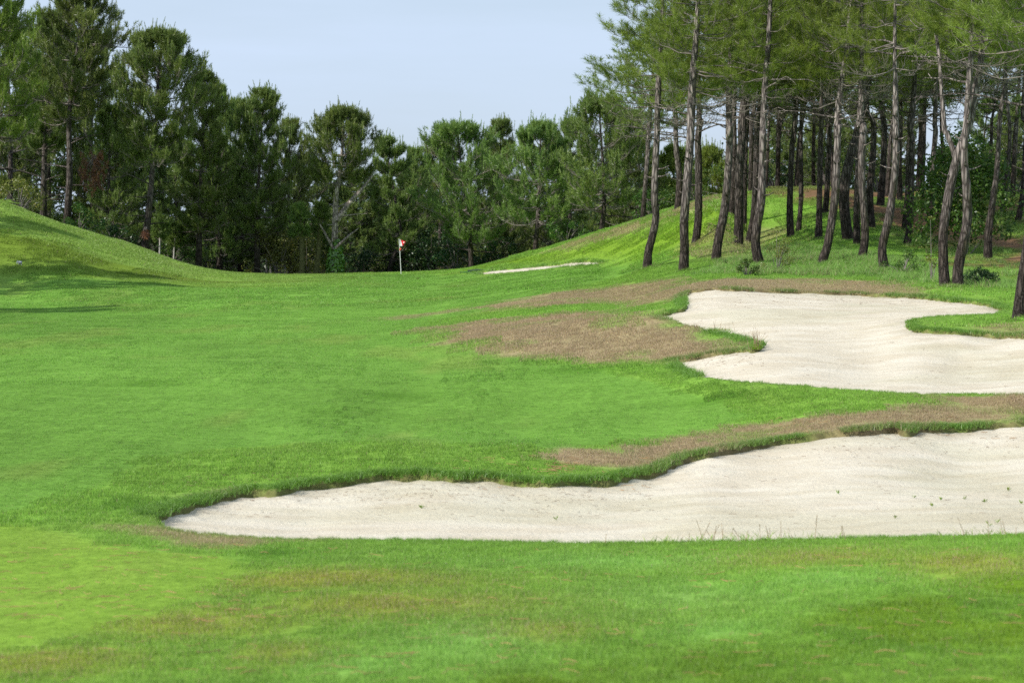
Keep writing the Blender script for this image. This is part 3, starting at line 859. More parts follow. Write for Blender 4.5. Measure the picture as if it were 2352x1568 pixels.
def crown(H0, H1, prof, seed, axis=None, whorls=14, per=6, twigs=8, tufts=3, T=None, lowdead=0, elev=(-8, 50), candle=.35, wood=True,
          mats=None, rb=.045, upturn=.35, side_scale=None, dead_from=0.0, tuftscale=1.0, twiglen=.30, deadclump=None, sides=4, start=.30, vary=.62, upb=0.0):
    r = np.random.default_rng(seed)
    hs = np.repeat(np.linspace(H0, H1 - .3, whorls), per) + r.uniform(-.16, .16, whorls * per) * (H1 - H0) / whorls
    nb = len(hs)
    t = np.clip((hs - H0) / (H1 - H0), 0, 1)
    az = np.arange(nb) * 2.399 + r.uniform(-.5, .5, nb)
    Lb = prof(t) * r.uniform(vary, 1.18, nb)
    if side_scale is not None: Lb = Lb * side_scale(az, t)
    e0 = np.radians(elev[0] + (elev[1] - elev[0]) * t ** 1.2 + r.uniform(-10, 10, nb))
    K = 7
    s = np.linspace(0, 1, K)
    hor = Lb[:, None] * np.cos(e0)[:, None] * s
    ver = Lb[:, None] * (np.sin(e0)[:, None] * s + upturn * s ** 2.2 * r.uniform(.4, 1.2, nb)[:, None] - .10 * np.sin(s * 3.1) * (1 - t)[:, None])
    lim = H1 - .36 * (H1 - H0) * np.clip(hor[:, -1] / prof(np.linspace(0, 1, 20)).max(), 0, 1.1) ** 2
    ver = ver * np.where(ver[:, -1] > 0, np.clip((lim - hs) / np.maximum(ver[:, -1], .01), -.25, 1), 1)[:, None]
    bend = (r.uniform(-.25, .25, nb)[:, None]) * s
    ax = axis(hs) if axis else np.zeros((nb, 2))
    Pb = np.stack([ax[:, :1] + hor * np.cos(az[:, None] + bend), ax[:, 1:] + hor * np.sin(az[:, None] + bend), hs[:, None] + ver], 2)
    Pb[:, 1:] += r.normal(scale=.035, size=Pb[:, 1:].shape) * np.minimum(1, Lb)[:, None, None]
    Rb = (rb * (1 - .5 * t) * np.clip(Lb / 2.5, .4, 1.3))[:, None] * (1.02 - .88 * s)
    V, Fq = tubes(Pb, Rb, sides)
    VV = [V]; FF = [Fq]; o = len(V)
    # twigs
    bi = np.repeat(np.arange(nb), twigs); m = len(bi)
    ss = np.clip(start + (1 - start) * np.tile((np.arange(twigs) + .5) / twigs, nb) + r.uniform(-.05, .05, m), .1, .99)
    fi = ss * (K - 1); i0 = np.minimum(fi.astype(int), K - 2); fr = (fi - i0)[:, None]
    base = Pb[bi, i0] * (1 - fr) + Pb[bi, i0 + 1] * fr
    tan = Pb[bi, i0 + 1] - Pb[bi, i0]; tan /= np.linalg.norm(tan, axis=1, keepdims=True) + 1e-9
    sd = np.stack([-np.sin(az[bi]), np.cos(az[bi]), 0 * az[bi]], 1) * np.where(np.arange(m) % 2, 1, -1)[:, None]
    d = tan * r.uniform(.3, .9, m)[:, None] + sd * r.uniform(.3, 1.0, m)[:, None] * (1.15 - ss)[:, None] + np.array([0, 0, 1.]) * (upb + r.uniform(-.15, .75, m))[:, None]
    d /= np.linalg.norm(d, axis=1, keepdims=True)
    tl = (twiglen * Lb[bi] * (1.15 - .7 * ss) * r.uniform(.6, 1.2, m) + .12)
    K2 = 4; s2 = np.linspace(0, 1, K2)
    Pt = base[:, None] + d[:, None] * (tl[:, None] * s2)[:, :, None]
    Pt[:, :, 2] += (tl[:, None] * .35 * s2 ** 2) * r.uniform(-.2, 1, m)[:, None]
    Pt[:, 1:] += r.normal(scale=.02, size=Pt[:, 1:].shape)
    Rt = np.full((m, 1), .011) * (1 - .6 * s2) * (rb / .045)
    if wood:
        V, Fq = tubes(Pt, Rt, 3); VV.append(V); FF.append(Fq + o); o += len(V)
    nwood = sum(len(f) for f in FF)
    # needle tufts
    alive = t[bi] >= dead_from * r.uniform(.5, 1.3, m)
    ti = np.repeat(np.arange(m)[alive], tufts); q = len(ti)
    pp = np.tile((np.arange(tufts) + 1) / tufts, alive.sum()) * r.uniform(.85, 1.0, q)
    pos = base[ti] + (Pt[ti, -1] - base[ti]) * pp[:, None] + r.normal(scale=.05, size=(q, 3))
    up = np.array([0, 0, 1.])
    dd = d[ti] * .8 + up * r.uniform(.1, .9, q)[:, None] + r.normal(scale=.35, size=(q, 3))
    sc = r.uniform(.75, 1.2, q) * tuftscale
    rn = np.clip(r.random(q) * .5 + .45 * fbm(pos[:, 0] * 1.1 + seed, pos[:, 2] * 1.1 + pos[:, 1], 7, 2), 0, 1)
    V, nn = place_tufts(pos, dd, sc, T, r)
    Vs = [V]; R_ = [np.repeat(rn, nn * 3)]
    # upright candles at the branch ends and on top
    if candle > 0:
        endi = np.repeat(np.arange(nb)[t > .2], 3)
        pc = Pb[endi, -1] + r.normal(scale=.16, size=(len(endi), 3))
        pc = np.vstack([pc, np.stack([r.normal(scale=.12, size=8) + (axis(np.array([H1]))[0, 0] if axis else 0), r.normal(scale=.12, size=8) + (axis(np.array([H1]))[0, 1] if axis else 0), H1 - r.uniform(.1, .9, 8)], 1)])
        dc = np.tile(up, (len(pc), 1)) + r.normal(scale=.14, size=(len(pc), 3))
        TC = tuft_template(30, .80, .12, .034, 14, 36, 5)
        V, n2 = place_tufts(pc, dc, r.uniform(.7, 1.25, len(pc)) * candle / .35, TC, r)
        Vs.append(V); R_.append(np.repeat(r.uniform(.4, .8, len(pc)), n2 * 3))
    Vn = np.concatenate(Vs); Rn = np.concatenate(R_)
    Fn = np.arange(len(Vn)).reshape(-1, 3) + o
    V = np.concatenate(VV + [Vn])
    matidx = np.concatenate([np.zeros(nwood, int), np.ones(len(Fn), int)])
    rnd = np.concatenate([np.zeros(o), Rn])
    return mesh('crown', V, FF + [Fn], mats or [M_TWIG, M_NEEDLE], matidx, {'rnd': ('POINT', 'FLOAT', rnd)})

T_W = [.028]
T_FAR = tuft_template(16, .26, .20, .036, 22, 68, 1)
T_NEAR = tuft_template(24, .15, .18, .0135, 22, 78, 2)

def prof_pine(wmax, low=.55, peak=.35, tip=.12):
    def f(t):
        a = np.where(t < peak, low + (1 - low) * (t / peak), 1 - (1 - tip) * (np.maximum(t - peak, 0) / (1 - peak)) ** 2.1)
        return wmax * a
    return f

# ------------------------------------------------------------------ far woods: (base x, depth, top y, half width px, crown base share, path, label, extra)
FAR = [
 (-20,127,-70,100,.30,None,'huge pine with sunlit lower boughs at the left edge of the photo',dict(y=1,prof=(.9,.4,.4),tw=18)),
 (150,134,-22,100,.48,[(152,495),(160,400),(160,250),(185,60),(195,-10)],'tallest dark pine on the left with a bare lower trunk and a bough reaching right',dict(jut=1,prof=(.8,.5,.45),tw=18)),
 (98,139,30,75,.40,[(98,490),(103,330),(118,150)],'slender dark pine between the two tallest pines on the left',dict(tw=18)),
 (330,131,72,112,.42,[(330,570),(345,450),(356,300),(364,170),(370,80)],'tall dark pine with bare leaning trunk rising where the left bank slopes down',dict(prof=(.75,.5,.3),tw=18,nw=4)),
 (262,141,250,60,.15,None,'low dark pine in the gap left of the leaning dark pine',{}),
 (440,139,165,62,.20,[(455,600),(462,400),(470,180)],'pine standing close behind the right side of the leaning dark pine',{}),
 (505,143,212,52,.12,None,'narrow pine with a single spiky top, third peak from the left sky gap',{}),
 (550,146,242,58,.10,None,'shorter pine just left of the spiky pine in the left woods',{}),
 (594,141,206,75,.26,[(590,625),(592,480),(600,300),(608,215)],'spiky topped pine with dark trunk left of the yellow green shrubs',{}),
 (668,148,285,55,.14,None,'low rounded pine just left of the ivy covered pine',{}),
 (765,136.5,248,72,.56,[(765,632),(769,540),(772,450),(784,370),(788,255)],'pine with a pale forked trunk wrapped in bright ivy at its foot',dict(ivy=1)),
 (862,145,316,58,.22,[(888,628),(902,590),(920,545),(905,440),(885,325)],'pine with a slanting dark trunk just left of the flagstick',{}),
 (955,149,350,52,.08,None,'low pine filling the dip right of the flagstick',{}),
 (1060,139,284,112,.20,[(1084,600),(1076,500),(1062,400),(1050,290)],'broad rounded pine standing right of the flagstick',dict(prof=(.8,.35,.35),tw=16)),
 (1150,146,286,60,.10,None,'pine with a bristly top between the two broad far pines',{}),
 (1232,135,282,88,.26,[(1228,565),(1236,480),(1242,300)],'broad pine with bare grey lower branches on the far slope',dict(dead=1)),
 (1312,142,285,66,.08,None,'dense pine behind the hill, left of the last far pine',{}),
 (1385,129,222,92,.22,[(1380,525),(1388,440),(1375,235)],'far pine with a short pale trunk just left of the first tall pine trunk',{}),
 (1462,134,262,60,.10,None,'shadowy pine behind the hill crest by the first tall pine trunk',{}),
 (1545,136,338,52,.06,None,'small green pine seen between the first and second tall trunks',dict(y=1)),
 (1628,140,340,56,.06,None,'small green pine seen right of the second tall trunk',dict(y=1)),
 (1712,134,360,46,.06,None,'small pine beyond the hill between the clustered trunks',dict(y=1)),
 (1795,142,245,55,.08,None,'dark pine beyond the crest left of the thin paired trunks',{}),
 (1880,140,255,58,.08,None,'dark pine beyond the crest behind the middle of the stand',{}),
 (1965,144,240,60,.08,None,'dark pine beyond the crest behind the dark leaning trunk',{}),
 (2060,138,262,60,.08,None,'dark pine beyond the crest left of the forked trunk',{}),
 (2170,140,345,55,.06,None,'low pine beyond the crest under the gap of sky by the fork',{}),
 (2265,130,235,66,.08,None,'dark pine beyond the crest right of the forked trunk',{}),
 (2350,128,230,76,.08,None,'dark pine beyond the crest at the right edge of the photo',{}),
 (220,156,90,80,.10,None,'tree of the dark back row behind the tallest left pine',{}),
 (110,157,150,85,.05,None,'tree of the dark back row between the trunks of the tallest left pines',{}),
 (300,157,300,80,.05,None,'tree of the dark back row left of the leaning dark pine',{}),
 (20,152,60,90,.10,None,'tree of the dark back row behind the huge left pine',{}),
 (400,158,330,90,.08,None,'tree of the dark back row low between the leaning pine and the spiky pines',{}),
 (520,160,360,85,.08,None,'tree of the dark back row left of the yellow green shrubs',{}),
 (700,160,370,90,.06,None,'tree of the dark back row above the yellow green shrubs',{}),
 (820,160,400,80,.06,None,'tree of the dark back row right of the ivy covered trunk',{}),
 (930,162,385,80,.06,None,'tree of the dark back row directly behind the flag',{}),
 (1130,160,345,80,.06,None,'tree of the dark back row right of the broad rounded pine',{}),
 (1010,158,330,70,.06,None,'tree of the dark back row left of the broad rounded pine',{}),
 (1270,158,335,75,.06,None,'tree of the dark back row behind the grey branched pine',{}),
 (1430,152,320,75,.06,None,'tree of the dark back row at the end of the far woods',{}),
]
# pines outside the left edge of the frame whose shadows cross the mound
FAR_OFF = [(-350,96,60,110,.2),(-330,101,90,100,.2),(-560,98,40,110,.2),(-575,77,80,105,.25),(-545,80,90,100,.2),(-800,78,60,105,.25),(-345,112,150,95,.2),(-520,113,110,100,.2)]

shared = []
def far_tree(spec, name='pine_tree', idx=0):
    px, dep, top, hw, cb, path, label, ex = spec
    x0 = ray(px, 600)[0] * dep if path is None else ray(path[0][0], 600)[0] * dep
    z0 = float(H(np.array([x0]), np.array([float(dep)]))[0])
    zt = P3(px, top, dep)[2]
    Ht = zt - z0
    root = empty(name, (x0, dep, z0 - .05))
    tag(root, label, 'tree', 'pines of the far woods')
    if path is None:
        pts = [(x0, z0), (x0 + rng.uniform(-.3, .3), z0 + Ht * .5), (ray(px, 600)[0] * dep, zt)]
    else:
        pts = []
        for a, b in path:
            p = P3(a, b, dep); pts.append((p[0], p[2]))
        pts[0] = (pts[0][0], min(z0, pts[0][1]))
        if pts[-1][1] < zt - .5: pts.append((pts[-1][0] + .1, zt))
    r0 = (.0125 * Ht + .06) * (1.4 if ex.get('ivy') else 1)
    PT = [(a - x0, rng.uniform(-.1, .1), b - z0, max(.03, r0 * (1 - .88 * (b - z0) / Ht))) for a, b in pts]
    PT[0] = (PT[0][0], 0, -.3, r0 * 1.1)
    arr = np.array(PT)
    ax = lambda h: np.stack([np.interp(h, arr[:, 2], arr[:, 0]), np.interp(h, arr[:, 2], arr[:, 1])], 1)
    paths = [PT]
    if ex.get('ivy'):
        f = [P3(a, b, dep) for a, b in ((775, 505), (800, 468), (828, 438), (856, 402))]
        paths.append([(p[0] - x0, -.1, p[2] - z0, rr) for p, rr in zip(f, (.20, .17, .14, .07))])
        f = [P3(a, b, dep) for a, b in ((767, 570), (748, 535), (735, 512))]
        paths.append([(p[0] - x0, -.3, p[2] - z0, rr) for p, rr in zip(f, (.10, .07, .03))])
        f = [P3(a, b, dep) for a, b in ((772, 568), (800, 542), (825, 522))]
        paths.append([(p[0] - x0, -.3, p[2] - z0, rr) for p, rr in zip(f, (.11, .08, .03))])
    r = np.random.default_rng(idx)
    for k in range(int(10 if path else 4)):       # dead stubs below the crown
        h = Ht * r.uniform(.12, max(.2, cb + .12)); a = r.uniform(0, 6.28); l = r.uniform(.8, 2.4) * (1.5 if ex.get('dead') else 1)
        c = ax(np.array([h]))[0]; up = r.uniform(-.1, .6)
        paths.append([(c[0], c[1], h, .05), (c[0] + math.cos(a) * l * .5, c[1] + math.sin(a) * l * .5, h + up * l * .4, .035), (c[0] + math.cos(a) * l, c[1] + math.sin(a) * l, h + up * l * .7, .012)])
    obj('trunk', trunk_mesh(paths, 9, M_PALESUNBARK if ex.get('ivy') else M_BARK if ex.get('dead') else M_DARKBARK, .5, idx), root)
    wm = hw / F * dep
    ss = None
    if ex.get('jut'):
        ss = lambda az, t: 1 + .9 * np.exp(-((np.mod(az + math.pi, 2 * math.pi) - math.pi) / .35) ** 2) * np.exp(-((t - .55) / .12) ** 2)
    Hc = Ht * cb
    nwh = int(np.clip((Ht - Hc) * 1.05, 7, 14))
    mats = [M_TWIG, M_NEEDLE_Y if ex.get('y') else M_NEEDLE]
    if path is None and not ex.get('y'):
        if not shared:
            for k in range(8): shared.append(crown(0, 10, prof_pine(2.6, (.9, .7, 1, .8)[k % 4], (.3, .45, .2, .38)[k % 4], .2), 900 + k, None, 11 + k % 3, 7, 12, 3, T_FAR, mats=mats, rb=.05, tuftscale=1.15, elev=(-8, 40), twiglen=.44, start=.34, vary=.45, upb=.45))
        c = obj('crown', shared[idx % 8], root, (0, 0, Hc)); c.scale = (wm * 1.2 / 2.6, wm * 1.2 / 2.6, (Ht - Hc) / 10); c.rotation_euler = (0, 0, idx * 1.9)
    else:
        q_ = np.random.default_rng(idx + 40)
        pr_ = ex.get('prof') or (q_.uniform(.7, 1), q_.uniform(.25, .5), q_.uniform(.15, .35))
        me = crown(Hc, Ht - .35, prof_pine(wm * 1.12, *pr_), 1000 + idx, ax, nwh + ex.get('nw', 1), 8, ex.get('tw', 13), 3, T_FAR, mats=mats, side_scale=ss, rb=.05, tuftscale=1.15, elev=(-8, 40), twiglen=.44, start=.34, vary=.45, upb=.45)
        obj('crown', me, root)
    if ex.get('ivy'):
        n = 1500
        hh = r.uniform(-.3, 2.3, n); a = r.uniform(0, 6.28, n)
        rr = np.interp(hh, [0, 1, 1.8, 2.3], [.55, .50, .38, .22]) * r.uniform(.85, 1.1, n)
        c = ax(hh)
        pos = np.stack([c[:, 0] + rr * np.cos(a) + .10, c[:, 1] + rr * np.sin(a), hh], 1)
        obj('ivy', leaf_mesh('ivy', pos, np.stack([np.cos(a), np.sin(a), .2 * np.ones(n)], 1), .13, M_IVY, r), root)
    return root

def leaf_mesh(name, pos, nrm, size, mat, r, wood=None):
    n = len(pos)
    d = nrm + r.normal(scale=.45, size=(n, 3)); d /= np.linalg.norm(d, axis=1, keepdims=True)
    a = np.cross(d, r.normal(size=(n, 3))); a /= np.linalg.norm(a, axis=1, keepdims=True)
    b = np.cross(d, a)
    s = (size * r.uniform(.6, 1.25, n))[:, None]
    V = np.stack([pos - a * s * .9, pos + b * s * .45 + d * s * .1, pos + a * s * .9, pos - b * s * .45 + d * s * .1], 1).reshape(-1, 3)
    Fq = np.arange(4 * n).reshape(n, 4)
    rnd = np.repeat(np.clip(r.random(n), 0, 1), 4)
    if wood is not None:
        Vw, Fw = wood
        V = np.concatenate([V, Vw]); rnd = np.concatenate([rnd, np.zeros(len(Vw))])
        return mesh(name, V, [Fq, Fw + 4 * n], [mat, M_TWIG], np.concatenate([np.zeros(n, int), np.ones(len(Fw), int)]), {'rnd': ('POINT', 'FLOAT', rnd)})
    return mesh(name, V, [Fq], [mat], None, {'rnd': ('POINT', 'FLOAT', rnd)})

for i, sp in enumerate(FAR): far_tree(sp, idx=i)
for i, (px, dep, top, hw, cb) in enumerate(FAR_OFF):
    far_tree((px, dep, top, hw, cb, None, 'pine standing outside the left of the view beyond the mound', {}), idx=200 + i)['group'] = 'pines left of the mound'

# the wood beyond, one mass of foliage behind the back row
r = np.random.default_rng(5)
nbl = 620
bx = r.uniform(-64, 64, nbl); by = r.uniform(166, 194, nbl)
hgt_ = np.interp(bx, [-64, -36, -20, -8, 8, 11, 15, 18, 31, 34, 37, 41, 64], [15, 13, 9.5, 7, 7, 6.5, 7, 11, 11, 7, 7, 11, 12])
bz = H(bx, by) + r.uniform(-.02, 1, nbl) * (hgt_ - 1.5)
wh = r.integers(0, nbl, 110000); dv = r.normal(size=(110000, 3)); dv /= np.linalg.norm(dv, axis=1, keepdims=True)
pos = np.stack([bx, by, bz], 1)[wh] + dv * r.uniform(1.0, 2.4, 110000)[:, None]
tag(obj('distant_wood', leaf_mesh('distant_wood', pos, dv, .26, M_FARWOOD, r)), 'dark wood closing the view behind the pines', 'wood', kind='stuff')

# dead brown bough hanging in the left woods
def bough(px, py, dep, w, h, label):
    c = P3(px, py, dep); r = np.random.default_rng(px)
    ns = int(9 * w); n = ns * 9
    sx = r.uniform(-w * .5, w * .5, ns); sy = r.uniform(-.5, .5, ns); sz = r.uniform(-.1, .45, ns) * h; sl = r.uniform(.25, .8, ns) * h
    q = np.repeat(np.arange(ns), 9); f = np.tile(np.linspace(0, 1, 9), ns)
    pos = np.stack([sx[q] * (1 - .5 * f) + r.normal(0, .07, n), sy[q] + r.normal(0, .07, n), sz[q] - sl[q] * f], 1)
    dirs = np.stack([r.normal(0, .3, n), r.normal(0, .3, n), -np.ones(n)], 1)
    V, nn = place_tufts(pos, dirs, r.uniform(.8, 1.3, n), T_FAR, r)
    # twigs carrying it
    Pt = np.stack([np.stack([np.zeros(3), p * .5 + np.array([0, 0, .2]), p]) for p in pos[::4]]); Vt, Ft = tubes(Pt, np.full((len(Pt), 3), .02), 3)
    me = mesh('dead_bough', np.concatenate([V, Vt]), [np.arange(len(V)).reshape(-1, 3), Ft + len(V)], [M_DEAD, M_TWIG],
              np.concatenate([np.zeros(len(V) // 3, int), np.ones(len(Ft), int)]), {'rnd': ('POINT', 'FLOAT', np.concatenate([np.repeat(r.random(n), nn * 3), np.zeros(len(Vt))]))})
    o = obj('dead_bough', me, None, c); tag(o, label, 'branch')
bough(212, 375, 130.5, 1.9, 2.3, 'rust brown dead pine bough hanging in the dark left woods')
bough(335, 528, 130.2, .35, .5, 'small rust brown dead sprig on the foot of the leaning dark pine')

# ------------------------------------------------------------------ shrubs
def shrub(px, dep, w, h, mat, leaf, n, label, name='shrub', py=None, seed=0, cat='shrub', group=None, stems=14, depthr=None, base=None):
    r = np.random.default_rng(seed + px)
    x0 = ray(px, 600)[0] * dep
    z0 = float(H(np.array([x0]), np.array([float(dep)]))[0])
    root = empty(name, (x0, dep, z0)); tag(root, label, cat, group)
    k = max(5, int(n / 90))
    cc = np.stack([r.normal(0, w * .26, k), r.normal(0, (depthr or w) * .26, k), r.uniform(.18, .92, k) * h], 1)
    cc[:, 0] = np.clip(cc[:, 0], -w * .5, w * .5)
    lim = 1 - .55 * (np.abs(cc[:, 0]) / (w * .5)) ** 2
    cc[:, 2] *= lim
    rad = r.uniform(.12, .24, k) * min(w, h)
    which = r.integers(0, k, n)
    dv = r.normal(size=(n, 3)); dv /= np.linalg.norm(dv, axis=1, keepdims=True)
    pos = cc[which] + dv * (rad[which] * r.uniform(.45, 1.05, n) ** .6)[:, None]
    pos[:, 2] = np.maximum(pos[:, 2], .03)
    st = np.stack([np.stack([np.array([c[0] * .08, c[1] * .08, -.1]), c * np.array([.45, .45, .55]), c]) for c in cc[:stems]])
    V, Fq = tubes(st, np.tile(np.array([.030, .018, .007]) * (1.3 if dep > 90 else .5), (len(st), 1)), 5)
    obj('stem', mesh('stem', V, [Fq], [M_TWIG], smooth=True), root)
    obj('foliage', leaf_mesh('foliage', pos, dv, leaf, mat, r), root)
    return root
SH = [
 (640,141.5,3.4,3.6,M_YLEAF,.085,2600,'yellow green leafy shrub behind the green, leftmost of the group by the pale stems'),
 (705,142,3.4,3.6,M_YLEAF,.085,2600,'yellow green leafy shrub between the two mossy stems left of the ivy'),
 (742,143,2.2,3.4,M_LEAF,.085,1800,'green shrub tucked against the left of the ivy covered trunk'),
 (935,147,3.4,2.6,M_HOLLY,.09,2400,'dark glossy bush directly behind the flagstick'),
 (990,145,4.2,3.2,M_HOLLY,.09,3200,'dark glossy bush right of the flagstick with scattered yellow leaves'),
 (1045,143,3.2,2.8,M_HOLLY,.09,2200,'dark glossy bush at the left of the broad rounded pine trunk'),
 (835,148,3.6,2.6,M_HOLLY,.09,2200,'dark bush between the ivy covered trunk and the slanting trunk'),
 (180,133,2.6,1.9,M_LEAF,.08,1500,'bright green bush under the dark pines above the left bank'),
 (45,130,3.4,2.2,M_YLEAF,.08,1700,'pale olive bush at the foot of the huge left pine'),
 (262,136,2.8,2.0,M_HOLLY,.08,1500,'dark bush under the pines left of the leaning dark trunk'),
 (395,141,3.0,2.4,M_LEAF,.08,1700,'green bush right behind the foot of the leaning dark pine'),
 (480,146,3.4,2.6,M_HOLLY,.09,1800,'dark bush in the shade where the left bank meets the green'),
 (540,149,3.2,2.8,M_LEAF,.085,1700,'dull green bush left of the dark trunked spiky pine'),
 (1150,141,3.2,2.0,M_HOLLY,.09,1700,'dark bush below the bristly topped pine on the far slope'),
 (1300,134,2.6,1.9,M_LEAF,.08,1300,'olive bush at the crest between the two far pine trunks'),
 (1500,124,2.6,1.8,M_LEAF,.07,1500,'green bush on the hill crest by the first tall trunk'),
 (1590,120,3.2,2.2,M_LEAF,.07,2200,'green bush on the hill crest right of the second tall trunk'),
 (1675,116,3.0,2.0,M_LEAF,.07,2000,'green bush on the hill crest behind the leaning third trunk'),
 (1780,112,3.2,1.8,M_HOLLY,.07,1800,'dark bush behind the litter covered crest left of the thin trunks'),
 (1900,110,3.4,1.9,M_LEAF,.07,1800,'green bush behind the litter covered crest in mid stand'),
 (2020,112,3.2,2.0,M_LEAF,.07,1800,'green bush beyond the crest left of the mossy trunk pair'),
 (2330,106,3.6,2.2,M_HOLLY,.07,2200,'dark bush beyond the litter slope at the right edge'),
]
for i, s in enumerate(SH): shrub(s[0], s[1], s[2], s[3], s[4], s[5], s[6], s[7], seed=i)
shrub(2215, 79, 3.2, 4.9, M_LEAF, .085, 9000, 'dark leafy oak sapling behind the forked pine', name='oak_sapling', seed=50, cat='tree')
shrub(2255, 63, 1.0, .55, M_HOLLY, .028, 3400, 'low rounded dark green broom bush right of the forked pine', name='broom_bush', seed=51, cat='bush')
shrub(1785, 73.5, 1.0, 1.5, M_YLEAF, .030, 1500, 'pale yellow green sapling right of the fourth front trunk', name='sapling_bush', seed=52, cat='bush')
shrub(1715, 71, .75, .62, M_LEAF, .028, 1400, 'small bright green bush at the left foot of the fourth front trunk', name='green_bush', seed=53, cat='bush')
shrub(2140, 66, .55, 2.2, M_YLEAF, .03, 420, 'thin yellow sprigged sapling just left of the forked pine', name='thin_sapling', seed=54, cat='sapling')
shrub(2075, 70, 1.4, .8, M_LEAF, .03, 1400, 'weedy green bush in the rough left of the forked pine', name='weedy_bush', seed=55, cat='bush')

# slim mossy stems and white birch stems behind the green
def stem(pts, dep, r0, mat, label, cat, name, group=None):
    p0 = P3(pts[0][0], pts[0][1], dep)
    z0 = float(H(np.array([p0[0]]), np.array([float(dep)]))[0])
    root = empty(name, (p0[0], dep, z0)); tag(root, label, cat, group)
    PT = [(P3(a, b, dep)[0] - p0[0], 0, P3(a, b, dep)[2] - z0, r0 * (1 - .45 * k / len(pts))) for k, (a, b) in enumerate(pts)]
    PT[0] = (0, 0, -.2, r0)
    obj('trunk', trunk_mesh([PT], 9, mat, .4), root)
    ax = PT[-1]
    Ht = ax[2]
    me = crown(Ht * .72, Ht + .8, prof_pine(.6, .8, .4, .3), int(pts[0][0]), lambda h: np.stack([np.full(len(h), ax[0]), np.zeros(len(h))], 1), 5, 5, 5, 3, T_FAR, mats=[M_TWIG, M_NEEDLE], candle=0)
    obj('crown', me, root)
M_MOSSBARK = plain_mat('mossy_bark', (.12, .12, .045), .95, .4, 6)
M_BIRCH = plain_mat('white_birch_bark', (.40, .38, .35), .7, .25, 4)
stem([(693,634),(694,590),(692,540),(688,505)], 139, .20, M_MOSSBARK, 'straight mossy young trunk left of the ivy covered pine', 'tree', 'young_tree')
stem([(724,634),(730,590),(734,540),(736,500)], 139.5, .19, M_MOSSBARK, 'slightly bent mossy young trunk nearest the ivy covered pine', 'tree', 'young_tree')
stem([(613,630),(612,600),(613,560)], 149, .07, M_BIRCH, 'white birch stem, leftmost of the pale stems in the shrubs', 'tree', 'birch_tree')
stem([(622,632),(621,600),(620,570)], 150, .07, M_BIRCH, 'thinnest white birch stem, middle of the pale stems in the shrubs', 'tree', 'birch_tree')
stem([(654,632),(655,600),(657,570)], 151, .08, M_BIRCH, 'white birch stem, rightmost of the pale stems in the shrubs', 'tree', 'birch_tree')
stem([(366,588),(367,560),(368,530)], 138, .06, M_BIRCH, 'pale stem just right of the foot of the leaning dark pine', 'tree', 'birch_tree')
stem([(398,600),(400,575),(402,545)], 140, .06, M_BIRCH, 'grey pale stem in the dark, second right of the leaning pine', 'tree', 'birch_tree')

# ------------------------------------------------------------------ the tall stand on the right
def z4(X, Y): return (1378.2 + .4141 * X, 275.6 + .4141 * Y)
def z3(X, Y): return (1286.3 + .4531 * X, .4531 * Y)
